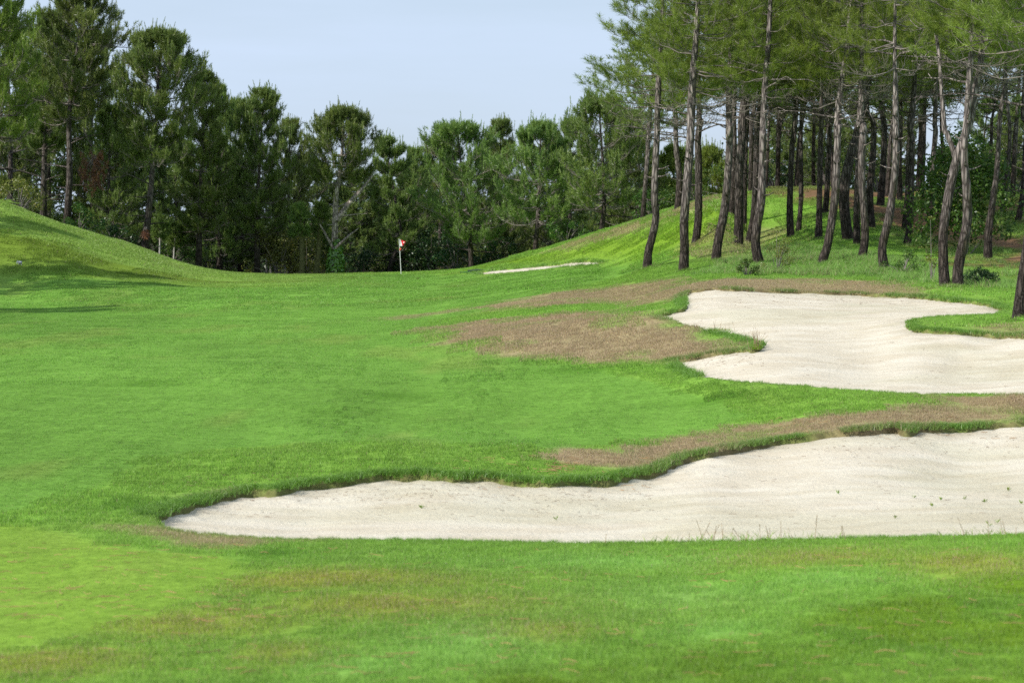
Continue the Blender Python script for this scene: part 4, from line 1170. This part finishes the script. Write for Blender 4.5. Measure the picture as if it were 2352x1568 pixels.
# each: list of ('4'|'3', X, Y, width in that zoom), depth or None, bark, label
STAND = [
 ([(4,262,822,50),(4,268,735,46),(4,292,640,44),(4,310,540,40),(4,302,430,40),(4,308,250,37),(4,318,60,33),(3,493,600,32),(3,505,330,27),(3,518,100,20),(3,522,-120,14)],None,1,'leftmost front pine of the stand, trunk bending right above its foot'),
 ([(4,464,836,56),(4,468,700,51),(4,465,560,50),(4,478,400,48),(4,495,200,46),(4,505,30,44),(3,666,560,44),(3,678,330,34),(3,692,150,28),(3,700,-100,20)],None,1,'thick straight pine trunk, second from the left in the front row'),
 ([(4,530,680,44),(4,544,570,44),(4,548,450,42),(4,549,250,40),(4,545,100,36),(4,560,0,32),(3,708,640,28),(3,702,450,24),(3,700,250,18)],None,2,'slimmer pine trunk behind and right of the second front trunk'),
 ([(4,238,512,28),(4,248,400,26),(4,262,220,24),(3,446,740,24),(3,455,600,22),(3,470,400,16)],118,1,'thin pale trunk leaning on the hill crest, left of the whole stand'),
 ([(4,432,480,40),(4,440,380,36),(4,440,290,32),(4,425,180,30),(4,420,40,27),(3,590,640,26),(3,572,440,22),(3,572,250,16)],108,1,'crooked pine trunk with a fresh pale scar left of the second front trunk'),
 ([(4,643,778,52),(4,658,660,50),(4,688,520,48),(4,706,350,42),(4,718,150,38),(4,722,20,36),(3,856,700,34),(3,858,450,30),(3,866,280,25),(3,872,0,18)],None,1,'front pine trunk curving right above its foot, third of the front row'),
 ([(4,766,692,52),(4,770,500,50),(4,770,300,48),(4,785,100,46),(3,922,640,46),(3,940,450,38),(3,946,300,28),(3,950,50,20)],None,2,'stout straight trunk behind, between the third and fourth front trunks'),
 ([(4,728,524,38),(4,742,350,32),(4,745,100,30),(3,882,600,26),(3,888,430,22),(3,890,200,16)],None,2,'dark slim trunk half hidden left of the stout straight trunk'),
 ([(4,798,620,30),(4,803,400,28),(4,808,150,28),(3,950,600,24),(3,956,300,18)],None,2,'nearly black trunk touching the right side of the stout straight trunk'),
 ([(4,826,682,42),(4,850,540,38),(4,862,350,36),(4,868,150,34),(4,872,0,34),(3,1010,560,28),(3,1022,350,22),(3,1025,150,16)],None,2,'dark mossy trunk just behind the left side of the fourth front trunk'),
 ([(4,835,400,26),(4,838,200,26),(4,842,0,26),(3,985,560,22),(3,996,380,18)],106,2,'distant mossy trunk showing above the shoulder of the fourth front trunk'),
 ([(4,882,796,58),(4,862,700,52),(4,870,590,48),(4,893,450,48),(4,900,260,40),(4,904,60,38),(3,1028,740,34),(3,1040,450,32),(3,1058,200,26),(3,1068,-80,18)],None,1,'fourth front pine trunk, pale and slightly s shaped with roots spread in the grass'),
 ([(4,920,330,18),(4,932,150,17),(3,1052,760,14),(3,1068,400,12),(3,1072,250,9)],107,1,'very thin pale trunk right of the fourth front trunk'),
 ([(4,984,372,26),(4,990,180,24),(3,1106,800,24),(3,1110,560,20),(3,1112,350,14)],110,2,'black trunk standing alone on the crest right of the fourth front trunk'),
 ([(4,1058,652,42),(4,1054,500,37),(4,1060,300,31),(4,1070,120,30),(3,1184,720,29),(3,1205,450,26),(3,1226,270,20),(3,1235,50,14)],None,2,'trunk with a white lichen patch at its foot in the middle distance'),
 ([(4,1100,622,28),(4,1112,500,26),(4,1118,400,27),(4,1115,200,24),(4,1118,30,20),(3,1226,600,19),(3,1235,350,15),(3,1238,150,10)],None,2,'slim trunk paired with the lichen footed trunk on its right'),
 ([(4,1088,260,24),(4,1108,120,24),(3,1240,520,22),(3,1285,290,14)],108,2,'distant trunk leaning right behind the slim paired trunk'),
 ([(4,1185,372,22),(4,1184,180,20),(4,1188,20,18),(3,1290,540,15),(3,1292,300,10)],110,2,'thin distant trunk midway between the paired trunks and the mossy trunk'),
 ([(4,1213,656,42),(4,1218,520,34),(4,1222,300,30),(4,1228,100,28),(3,1326,620,23),(3,1330,260,17),(3,1332,80,12)],None,2,'mossy straight trunk left of the fifth front trunk'),
 ([(4,1249,522,34),(4,1260,360,30),(4,1270,170,28),(4,1275,20,26),(3,1368,560,23),(3,1386,280,16),(3,1392,100,11)],None,2,'brownish trunk behind the mossy straight trunk'),
 ([(4,1292,420,20),(4,1285,200,22),(3,1350,560,18),(3,1352,340,13)],106,2,'distant trunk glimpsed left of the fifth front trunk'),
 ([(4,1230,794,50),(4,1262,695,47),(4,1288,560,46),(4,1308,400,44),(4,1318,200,40),(4,1325,20,36),(3,1408,700,36),(3,1420,500,34),(3,1455,270,28),(3,1470,100,24),(3,1480,-100,17)],None,1,'fifth front pine trunk, pale and leaning steadily right from its foot'),
 ([(4,1378,668,64),(4,1362,570,60),(4,1352,430,58),(4,1368,280,54),(4,1412,110,46),(3,1488,740,42),(3,1530,560,36),(3,1560,430,30),(3,1580,250,20)],None,2,'nearly black trunk leaning far right, behind the fifth front trunk'),
 ([(4,1425,694,40),(4,1422,520,36),(4,1430,300,32),(4,1440,150,30),(3,1540,500,24),(3,1545,300,18)],None,2,'dark trunk squeezed between the black leaning trunk and the brown curved one'),
 ([(4,1452,764,46),(4,1468,660,44),(4,1462,480,41),(4,1452,350,40),(4,1450,200,40),(4,1460,30,40),(3,1522,640,36),(3,1528,420,28),(3,1530,200,20)],None,1,'brown trunk with a curved foot, left of the sixth front trunk'),
 ([(4,1507,604,42),(4,1494,430,44),(4,1510,230,36),(4,1518,30,30),(3,1556,560,26),(3,1562,350,20),(3,1565,150,14)],None,2,'dark green mossy trunk bending right, half behind the brown curved trunk'),
 ([(4,1555,472,42),(4,1568,260,36),(4,1576,40,34),(3,1628,540,26),(3,1632,330,18)],None,2,'blackish trunk on the litter slope left of the sixth front trunk'),
 ([(4,1576,826,54),(4,1566,710,48),(4,1596,570,47),(4,1624,400,41),(4,1638,200,38),(4,1640,20,35),(3,1700,700,32),(3,1700,420,26),(3,1698,250,20),(3,1700,-50,14)],None,1,'sixth front pine trunk, grey brown, curving left to right with a bowed foot'),
 ([(4,1594,392,28),(4,1606,250,26),(4,1614,90,22),(3,1712,500,18),(3,1735,380,14)],104,1,'distant brown trunk peeping left of the sixth front trunk'),
 ([(4,1662,446,32),(4,1658,250,30),(4,1664,20,28),(3,1722,560,22),(3,1725,350,16)],None,2,'black trunk showing right of the sixth front trunk'),
 ([(4,1702,696,40),(4,1724,560,37),(4,1730,300,36),(4,1735,120,34),(3,1778,640,30),(3,1800,450,24),(3,1802,250,18)],None,2,'dark moss green trunk standing upright between the sixth front trunk and the fork'),
 ([(4,1688,608,32),(4,1704,420,31),(4,1712,150,28),(3,1790,560,22),(3,1796,400,16)],None,1,'reddish brown trunk just left of the moss green upright trunk'),
 ([(4,1766,384,32),(4,1774,180,30),(4,1782,20,28),(3,1826,620,27),(3,1842,460,24),(3,1850,250,16)],None,2,'dark trunk on the crest against the gap of sky, left one of two'),
 ([(4,1788,386,22),(4,1800,120,21),(3,1852,560,17),(3,1856,400,12)],101,1,'thin trunk on the crest against the gap of sky, right one of two'),
 ([(4,1826,618,38),(4,1840,500,35),(4,1842,300,31),(4,1858,60,28),(3,1896,640,25),(3,1902,440,20),(3,1905,200,14)],None,1,'grey trunk with pale lichen at its foot left of the forked pine'),
 ([(4,1915,380,20),(4,1900,150,20),(3,1930,640,16),(3,1935,480,12)],104,2,'dark trunk in the gap of sky directly left of the fork'),
 ([(4,1986,924,60),(4,1990,830,57),(4,2012,700,56),(4,2042,560,52),(4,2036,400,48),(4,2022,250,42),(4,2022,110,38),(3,2064,600,34),(3,2072,400,32),(3,2082,230,25),(3,2088,-40,17)],None,1,'pine trunk with a bent s shaped foot right beside the forked pine'),
 ([(4,2152,776,48),(4,2150,630,41),(4,2174,450,36),(4,2198,300,31),(4,2214,120,25),(3,2232,600,23),(3,2250,480,20),(3,2266,300,15),(3,2270,100,10)],None,2,'dark curved trunk on the litter right of the forked pine'),
 ([(4,2232,518,32),(4,2254,340,27),(4,2275,160,23),(4,2276,20,20),(3,2284,640,19),(3,2270,500,16),(3,2262,350,12)],None,1,'slim pale trunk with a lichen white foot on the bare litter slope'),
 ([(4,2318,564,34),(4,2344,400,30),(4,2360,200,28),(4,2368,0,24),(3,2352,600,22),(3,2360,300,14)],None,2,'dark trunk leaning at the right edge above the litter slope'),
 ([(4,2290,280,26),(4,2308,60,28),(3,2318,600,22),(3,2330,420,16)],100,1,'distant brownish trunk right of the slim pale trunk'),
 ([(4,2158,260,20),(4,2174,40,18),(3,2188,620,14),(3,2215,460,10)],100,2,'thin distant trunk left of the slim pale trunk'),
 ([(4,2322,1112,76),(4,2340,950,68),(4,2368,750,62),(4,2392,500,58),(4,2410,250,50),(4,2420,0,44),(4,2430,-500,30)],None,2,'large dark trunk cut by the right edge of the photo beside the sand'),
]
FORK = ([(4,1913,922,60),(4,1908,790,55),(4,1912,610,52),(4,1944,410,52),(4,1984,230,50),(4,2022,110,46),(4,2058,0,42),(3,2100,480,38),(3,2130,340,34),(3,2142,180,28),(3,2152,-60,20)],
        [(4,1988,235,40),(4,1972,170,31),(4,1935,70,27),(3,1962,650,25),(3,1945,400,20),(3,1935,250,18),(3,1908,80,14),(3,1892,-60,9)])

def prof_stand(w):
    return lambda t: w * (.72 + .28 * np.sin(np.clip(t, 0, 1) * 3.0)) * (1 - .55 * t ** 4)
crowns = []
BASES = []
for k in range(7):
    w = (2.5, 2.9, 2.2, 3.1, 2.6, 2.3, 2.8)[k]
    crowns.append(crown(0, 7.0 + .25 * k, prof_stand(w), 500 + k, None, 11, 6, 9, 3, T_NEAR, mats=[M_TWIG, M_NEEDLE_Y], candle=0, elev=(-4, 38),
                        rb=.034, upturn=.22, dead_from=.07, tuftscale=1.15, twiglen=.40, start=.34, vary=.4, upb=.15))
small = []
for k in range(4):
    small.append(crown(0, 6.0, prof_stand(2.3 + .2 * k), 560 + k, None, 10, 6, 8, 3, T_FAR, mats=[M_TWIG, M_NEEDLE], candle=0, elev=(-4, 38), rb=.038, upturn=.22, dead_from=.10, tuftscale=.95))

def stand_tree(segs, depth, bark, label, i, fork=None):
    def conv(segs):
        o = []
        for z, X, Y, w in segs:
            a, b = (z4 if z == 4 else z3)(X, Y)
            o.append((a, b, w * (.4141 if z == 4 else .4531)))
        return o
    pp = conv(segs)
    if depth is None: depth = hit(pp[0][0], pp[0][1])[0][1]
    b = P3(pp[0][0], pp[0][1], depth)
    z0 = float(H(np.array([b[0]]), np.array([depth]))[0])
    root = empty('pine_tree', (b[0], depth, z0)); tag(root, label, 'tree', 'tall pines of the stand on the right')
    r = np.random.default_rng(300 + i)
    def world_path(pp):
        q = []
        for a, c, w in pp:
            p = P3(a, c, depth); q.append([p[0] - b[0], 0.0, p[2] - z0, w / 2 / F * depth])
        return q
    q = world_path(pp)
    for k in range(1, len(q)): q[k][1] = (r.uniform(-.12, .12) + q[k - 1][1] * .8)
    q[0][2] = min(q[0][2], 0) - .0
    foot = [q[0][0], 0, -.25, q[0][3] * 1.45]
    q[0][3] *= 1.12; BASES.append((b[0], depth))
    q = [foot] + q
    topz = q[-1][2]
    far_t = depth > 98
    Htot = 12.2 + r.uniform(-.8, 1.0) if not far_t else 9.8 + r.uniform(-.6, .8)
    dx = q[-1][0] - q[-2][0]; dz = max(.3, q[-1][2] - q[-2][2]); sl = np.clip(dx / dz, -.18, .18)
    if topz < Htot - 1:
        q.append([q[-1][0] + sl * (Htot - topz), q[-1][1], Htot, .05])
    paths = [q]
    if fork is not None:
        f = world_path(conv(fork)); f[0][3] *= 1.0
        f.append([f[-1][0] - .2, .1, f[-1][2] + 2.2, .03])
        for k in range(len(f)): f[k][1] = q[5][1] + .05 * k
        paths.append(f)
    # knots and stubs on the bole
    arr = np.array(q); o_ = np.argsort(arr[:, 2]); az_ = arr[o_]
    for k in range(7 if not far_t else 2):
        h = r.uniform(2.2, 5.5); a = r.uniform(0, 6.28); l = r.uniform(.08, .5)
        cx, cy, cr = (np.interp(h, az_[:, 2], az_[:, c]) for c in (0, 1, 3))
        paths.append([(cx, cy, h, cr * .35), (cx + math.cos(a) * (cr + l * .4), cy + math.sin(a) * (cr + l * .4), h + .02, .022), (cx + math.cos(a) * (cr + l), cy + math.sin(a) * (cr + l), h + .08 + .1 * l, .012)])
    # bare grey limbs below the crown
    hb = r.uniform(4.3, 6.2) if not far_t else r.uniform(2.9, 4.4)
    if i in (0, 1, 5, 11, 21, 27, 60): hb = r.uniform(5.2, 6.4)
    for k in range(3 if not far_t else 1):
        h = hb + r.uniform(-.7, 1.4); a = r.uniform(0, 6.28) if k else (math.pi * .98); l = r.uniform(1.0, 2.7)
        cx, cy, cr = (np.interp(h, az_[:, 2], az_[:, c]) for c in (0, 1, 3))
        pts = [(cx, cy, h, .035)]
        for j in range(1, 5):
            t = j / 4
            pts.append((cx + math.cos(a + .25 * t * r.uniform(-1, 1)) * l * t, cy + math.sin(a) * l * t, h + l * (.28 * t - .18 * t * t) + r.uniform(-.05, .05), .035 * (1 - .8 * t)))
        paths.append(pts)
        for j in range(4):
            e = pts[r.integers(1, 5)]; aa = a + r.uniform(-1.1, 1.1); ll = r.uniform(.3, .8)
            paths.append([(e[0], e[1], e[2], .012), (e[0] + math.cos(aa) * ll * .5, e[1] + math.sin(aa) * ll * .5, e[2] + r.uniform(-.15, .2), .009), (e[0] + math.cos(aa) * ll, e[1] + math.sin(aa) * ll, e[2] + r.uniform(-.3, .35), .005)])
    obj('trunk', trunk_mesh(paths, 14 if not far_t else 8, M_BARK if bark == 1 else M_DARKBARK, .14 if not far_t else .35, i, .035), root)
    hc = hb + .2
    cx, cy = (np.interp(hc, az_[:, 2], az_[:, c]) for c in (0, 1))
    cx2 = np.interp(min(hc + 3.5, az_[-1, 2]), az_[:, 2], az_[:, 0])
    pool = small if far_t else crowns
    c = obj('crown', pool[i % len(pool)], root, (cx, cy, hc))
    lean = math.atan2(cx2 - cx, 3.5)
    c.rotation_euler = (0, lean, 0)
    c.rotation_mode = 'XYZ'
    # spin about the leaning axis
    from mathutils import Matrix
    Mx = Matrix.Rotation(lean, 4, 'Y') @ Matrix.Rotation(r.uniform(0, 6.28), 4, 'Z')
    c.rotation_euler = Mx.to_euler()
    s = max(.62, (Htot - hc) / 7.6)
    w_ = 1.35 if i in (0, 4, 10) else 1.0
    c.scale = (w_, w_, s) if not far_t else (1, 1, (Htot - hc) / 6.0)
    return root
for i, (segs, d, bk, lab) in enumerate(STAND): stand_tree(segs, d, bk, lab, i)
stand_tree(FORK[0], None, 1, 'forked pine with two pale stems parting above head height', 60, FORK[1])

bx = np.concatenate([r_ + np.random.default_rng(j).normal(0, .22, 26) for j, (r_, _) in enumerate(BASES)])
by = np.concatenate([r_ - .22 + np.random.default_rng(j + 90).normal(0, .16, 26) for j, (_, r_) in enumerate(BASES)])
kk = by < 97; bx, by = bx[kk], by[kk]
c, dry, mown, lt, sh = ground_look(bx, by)
scatter('rough_grass', C_edge, bx, by, H(bx, by), rng.uniform(1.4, 3.0, len(bx)), c * 1.1, dry * .5 + .08, label='longer grass round the feet of the pines')

# ------------------------------------------------------------------ flag, rake, small marker, bits and pieces
M_WHITE = plain_mat('white_paint', (.66, .66, .65), .5, .04)
M_RED = plain_mat('red_cloth', (.62, .02, .03), .8, .1)
M_ORANGE = plain_mat('orange_cloth', (.75, .10, .05), .8, .1)
M_RUBBER = plain_mat('dark_rubber', (.035, .045, .055), .7, .2)
M_RAKEG = plain_mat('green_plastic', (.02, .12, .07), .5, .1)
M_BLUE = plain_mat('blue_plastic', (.03, .17, .45), .5, .2)
M_HOLE = plain_mat('cup_shade', (.03, .03, .03), .9, .1)
pf = hit(921.5, 630.0)[0]; print('flag', pf)
root = empty('golf_flag', pf); tag(root, 'white golf flagstick with a red and white flag on the far green', 'flagstick')
topx, topz = (917 - 921.5) / F * pf[1], (627 - 545.5) / F * pf[1]
V, Fq = tubes(np.array([[(0, 0, -.1), (topx * .5, 0, topz * .5), (topx, 0, topz)]]), np.array([[.021, .019, .017]]), 10)
obj('pole', mesh('pole', V, [Fq], [M_WHITE], smooth=True), root)
def cloth(name, pts, z_off, mats, idxf, n=10, thick=.006, yw=.03):
    """bilinear quad with a ripple; pts = four corners (x,z)"""
    a, b, c, d = [np.array(p) for p in pts]
    V = []; 
    for side in (0, 1):
        for i in range(n + 1):
            for j in range(n + 1):
                u, v = i / n, j / n
                p = (a * (1 - u) + b * u) * (1 - v) + (d * (1 - u) + c * u) * v
                V.append((p[0], z_off + math.sin(u * 5 + v * 2) * yw * u + side * thick, p[1]))
    m = (n + 1) ** 2; Fs = []; mi = []
    for s in (0, 1):
        for i in range(n):
            for j in range(n):
                q = [s * m + i * (n + 1) + j, s * m + (i + 1) * (n + 1) + j, s * m + (i + 1) * (n + 1) + j + 1, s * m + i * (n + 1) + j + 1]
                Fs.append(q); mi.append(idxf((i + .5) / n, (j + .5) / n))
    return mesh(name, V, [np.array(Fs)], mats, mi)
s = 1 / (1.0884 / (140 / 1689)) / F * pf[1]          # one zoomed pixel in metres at the flag
def fz(X, Y): return ((X - 740) * s, (1350 - Y) * s)
def fl_idx(u, v):
    X = 690 + u * 150; 
    red = (u - .12) > v * .62
    if .70 < u < .90 and .14 < v < .38: return 0
    return 1 if red else 0
obj('flag', cloth('flag', [fz(705, 300), fz(872, 365), fz(800, 508), fz(700, 492)], -.02, [M_WHITE, M_RED], fl_idx, 16), root)
obj('pennant', cloth('pennant', [fz(695, 545), fz(748, 575), fz(712, 630), fz(694, 632)], -.02, [M_ORANGE, M_ORANGE], lambda u, v: 0, 6, yw=.01), root)
a = np.arange(16) / 16 * 6.283
V = np.concatenate([[(0, 0, .004)], np.stack([np.cos(a) * .054, np.sin(a) * .054, np.full(16, .004)], 1)])
obj('cup', mesh('cup', V, [np.array([[0, 1 + i, 1 + (i + 1) % 16] for i in range(16)])], [M_HOLE]), root)

# rake lying in the far bunker
pr = hit(1098, 627.5, -.10)[0]
root = empty('bunker_rake', pr + np.array([0, 0, .02])); tag(root, 'dark bunker rake lying at the left tip of the far bunker', 'rake')
Vh, Fh = tubes(np.array([[(-.55, -.1, .10), (0, .05, .16), (.62, .1, .08)]]), np.array([[.05, .05, .05]]), 8)
V, Fq = tubes(np.array([[(-.95, -.5, .03), (-.3, -.2, .06), (.2, 0, .10)]]), np.array([[.022, .022, .022]]), 6)
obj('handle', mesh('handle', V, [Fq], [M_RAKEG], smooth=True), root)
tt = [[(x, .0, .10), (x + .01, -.03, .04), (x + .02, -.05, -.02)] for x in np.linspace(-.4, .5, 10)]
V, Fq = tubes(np.array(tt), np.full((10, 3), .012), 5)
obj('head', mesh('head', np.concatenate([Vh, V]), [Fh, Fq + len(Vh)], [M_RUBBER]), root)

# little white board on the left mound
pm = hit(45, 609)[0]
root = empty('marker_board', pm); tag(root, 'tiny white marker board with dark marks on the left mound', 'marker')
def boxm(name, x0, x1, y0, y1, z0, z1, mat, parent):
    V = [(x, y, z) for x in (x0, x1) for y in (y0, y1) for z in (z0, z1)]
    Fq = np.array([(0, 1, 3, 2), (4, 6, 7, 5), (0, 4, 5, 1), (2, 3, 7, 6), (0, 2, 6, 4), (1, 5, 7, 3)])
    return obj(name, mesh(name, V, [Fq], [mat]), parent)
M_SHADEDB = plain_mat('shaded_white_board', (.34, .37, .42), .6, .1)  # white board, greyed because its shade is put into the colour
boxm('board', -.07, .12, -.012, .012, .05, .20, M_SHADEDB, root)
boxm('mark', -.045, -.015, -.018, -.0125, .08, .17, M_RUBBER, root)
boxm('mark', .02, .055, -.018, -.0125, .075, .13, M_RUBBER, root)
boxm('leg', -.06, -.04, -.01, .01, -.05, .05, M_WHITE, root)
boxm('leg', .09, .11, -.01, .01, -.05, .05, M_WHITE, root)
V, Fq = tubes(np.array([[(-.15, 0, .07), (-.10, 0, .17), (-.095, 0, .24)]]), np.array([[.018, .03, .012]]), 8)
obj('knob', mesh('knob', V, [Fq], [M_SHADEDB], smooth=True), root)

# blue stake in the woods by the slanting trunk
ps = P3(898, 606, 147); z0 = float(H(np.array([ps[0]]), np.array([147.]))[0])
root = empty('blue_stake', (ps[0], 147, z0)); tag(root, 'thin blue stake in the dark woods left of the flagstick', 'stake')
V, Fq = tubes(np.array([[(0, 0, -.2), (0, 0, 1.0), (0, 0, ps[2] - z0 + .4)]]), np.array([[.05, .05, .045]]), 8)
obj('shaft', mesh('shaft', V, [Fq], [M_BLUE], smooth=True), root)

# fallen pine cone on the green
pc = hit(957, 641)[0]
r = np.random.default_rng(3)
tp = place_tufts(np.array([[0, 0, .03]] * 1), np.array([[1., .2, .1]]), np.array([.5]), tuft_template(60, .24, .07, .05, 30, 85, 4), r)
m_ = mesh('pine_cone', tp[0], [np.arange(len(tp[0])).reshape(-1, 3)], [plain_mat('cone_scales', (.10, .035, .02), .8, .3)])
tag(obj('pine_cone', m_, None, pc), 'small brown pine cone lying on the far green right of the flag', 'pine cone')

# fallen needles and twigs on turf and sand
def litter(name, areas, label, mat, seed):
    r = np.random.default_rng(seed); P = []; R = []
    for (px0, px1, py0, py1, cnt, ln, rad, off) in areas:
        px = r.uniform(px0, px1, cnt); py = py0 + (py1 - py0) * r.random(cnt)
        h = hit(px, py, off)
        for i in range(cnt):
            x, y = h[i, 0], h[i, 1]
            s = max(bunker_s(b, np.array([x]), np.array([y]))[0] for b in range(3)) 
            a = r.uniform(-.6, .6) + (math.pi if r.random() < .5 else 0) if r.random() < .15 else r.uniform(0, 6.28)
            l = ln * r.uniform(.4, 1.2); bend = r.uniform(-.3, .3)
            xs = x + np.array([-.5, 0, .5]) * l * math.cos(a) + np.array([0, 1, 0]) * bend * l * math.sin(a) * .4
            yy = y + np.array([-.5, 0, .5]) * l * math.sin(a) + np.array([0, 1, 0]) * bend * l * math.cos(a) * .4
            onsand = False
            for b in range(3):
                sb = bunker_s(b, xs, yy)
                if sb.min() > .05: zz = sand_z(b, xs, yy, sb) + .008 + r.uniform(0, .01); onsand = True
            if not onsand:
                if s > -.05: continue
                zz = H(xs, yy) + (.022 if y < 60 else .05) + r.uniform(-.008, .012, 3)
            P.append(np.stack([xs, yy, zz], 1)); R.append(np.full(3, rad * r.uniform(.6, 1.2)))
    V, Fq = tubes(np.array(P), np.array(R), 4)
    tag(obj(name, mesh(name, V, [Fq], [mat])), label, 'litter', kind='stuff')
M_FALLEN = plain_mat('fallen_needles', (.38, .23, .11), .8, .35, 3)
litter('pine_needle_litter', [(0, 2352, 1260, 1568, 260, .16, .0022, 0), (0, 560, 1250, 1430, 120, .17, .0022, 0), (1000, 1500, 1050, 1110, 60, .15, .003, 0),
       (1260, 1330, 1065, 1085, 60, .13, .003, 0), (1750, 2352, 960, 995, 60, .15, .003, 0)], 'fallen pine needles lying on the grass', M_FALLEN, 5)
M_FALLEN2 = plain_mat('weathered_needles', (.20, .13, .085), .8, .35, 3)
litter('sand_litter', [(380, 1500, 1120, 1190, 150, .09, .0016, -.08), (1500, 2352, 1000, 1200, 110, .09, .0016, -.08), (1580, 2352, 680, 895, 130, .10, .0022, -.07),
       (420, 1500, 1105, 1150, 260, .05, .0022, -.08), (1500, 2352, 985, 1050, 160, .05, .0022, -.08), (1600, 2300, 672, 700, 160, .08, .003, -.07), (1600, 1760, 815, 840, 60, .06, .003, -.07)],
       'weathered needles and twigs scattered on the sand', M_FALLEN2, 6)

# little weeds in the near bunker
M_SPROUT = foliage_mat('weed_leaves', (.14, .25, .02), (.24, .38, .04), (.36, .42, .08), .3)
sprouts = [(2056,1193,.07),(2141,1167,.05),(2161,1153,.05),(2215,1150,.05),(2262,1157,.05),(2315,1130,.06),(2345,1160,.06),(1925,1138,.06),(2272,1212,.06),(2290,1206,.05),(968,1172,.06),(1278,1198,.06),(2098,1148,.05)]
for i, (px, py, sz) in enumerate(sprouts):
    r = np.random.default_rng(i + 70)
    p = hit(px, py, -.12)[0]
    s_ = bunker_s(0, p[:1], p[1:2]); p[2] = sand_z(0, p[:1], p[1:2], s_)[0]
    n = 7; a = r.uniform(0, 6.28, n)
    tip = np.stack([np.cos(a) * sz * r.uniform(.4, 1, n), np.sin(a) * sz * .6, sz * r.uniform(.4, 1.1, n)], 1)
    mid = tip * .5 + np.array([0, 0, sz * .12]); w = np.stack([-np.sin(a), np.cos(a), 0 * a], 1) * .006 + np.array([.004, 0, 0])
    V = np.stack([np.zeros((n, 3)), mid - w, tip, mid + w], 1).reshape(-1, 3)
    me = mesh('weed_sprout', V, [np.arange(4 * n).reshape(n, 4)], [M_SPROUT], attrs={'rnd': ('POINT', 'FLOAT', np.repeat(r.random(n), 4))})
    tag(obj('weed_sprout', me, None, p), 'tiny green weed sprouting from the sand of the near bunker', 'weed', 'weeds in the near bunker')

# seeding grass clump on the tip of the brown mound
def clump(px, py, off, n, h, spread, label, seed, kind='stuff'):
    r = np.random.default_rng(seed); p = hit(px, py, off)[0]
    b = np.stack([r.normal(0, spread, n), r.normal(0, spread * .6, n), np.full(n, -.03)], 1)
    l = h * r.uniform(.45, 1.1, n); lean = r.normal(0, .22, (n, 2))
    P = np.stack([b, b + np.stack([lean[:, 0] * l * .3, lean[:, 1] * l * .3, l * .5], 1), b + np.stack([lean[:, 0] * l, lean[:, 1] * l, l], 1)], 1)
    V, Fq = tubes(P, np.tile([.0045, .003, .0025], (n, 1)), 4)
    top = P[:, 2]; d = P[:, 2] - P[:, 1]
    V2, n2 = place_tufts(top[::2], d[::2], r.uniform(.25, .45, len(top[::2])), tuft_template(12, .22, .05, .02, 15, 30, 8), r)
    m = 160; a = r.random(m) * 6.283; rr = spread * 1.6 * np.sqrt(r.random(m)); bb = np.stack([rr * np.cos(a), rr * np.sin(a), np.zeros(m) - .02], 1)
    a = r.random(m) * 6.283; w = np.stack([np.cos(a), np.sin(a), 0 * a], 1) * .005; tp_ = bb + np.stack([r.normal(0, .05, m), r.normal(0, .05, m), h * .45 * r.uniform(.5, 1, m)], 1)
    V3 = np.stack([bb - w, bb + w, tp_], 1).reshape(-1, 3)
    F2 = np.arange(len(V2)).reshape(-1, 3) + len(V); F3 = np.arange(len(V3)).reshape(-1, 3) + len(V) + len(V2)
    rd = np.concatenate([np.zeros(len(V)), np.zeros(len(V2)), np.repeat(r.random(m), 3)])
    me = mesh('grass_clump', np.concatenate([V, V2, V3]), [Fq, F2, F3], [M_STALK, M_SPROUT], np.concatenate([np.zeros(len(Fq) + len(F2), int), np.ones(len(F3), int)]), {'rnd': ('POINT', 'FLOAT', rd)})
    tag(obj('grass_clump', me, None, p), label, 'grass clump', kind=kind)
M_STALK = plain_mat('straw_stalk', (.30, .22, .13), .8, .3, 5)
clump(1738, 800, 0, 26, .38, .06, 'seeding grass clump on the tip of the brown mound beside the sand', 1, 'thing')
clump(1650, 757, 0, 10, .18, .22, 'sparse thin stalks along the back of the brown mound', 2)
for k, (px, dx) in enumerate(((1690, .3), (1820, .4), (2260, .3), (1560, .25))):
    clump(px, 1243 - (px - 1500) * .02 + 3, 0, 7, .17, dx, ('thin stalks on the near edge of the near bunker, second from the left', 'thin stalks on the near edge of the near bunker, third from the left', 'thin stalks on the near edge of the near bunker, rightmost', 'thin stalks on the near edge of the near bunker, leftmost')[k], 10 + k)
print('verts', sum(len(m.vertices) for m in bpy.data.meshes))
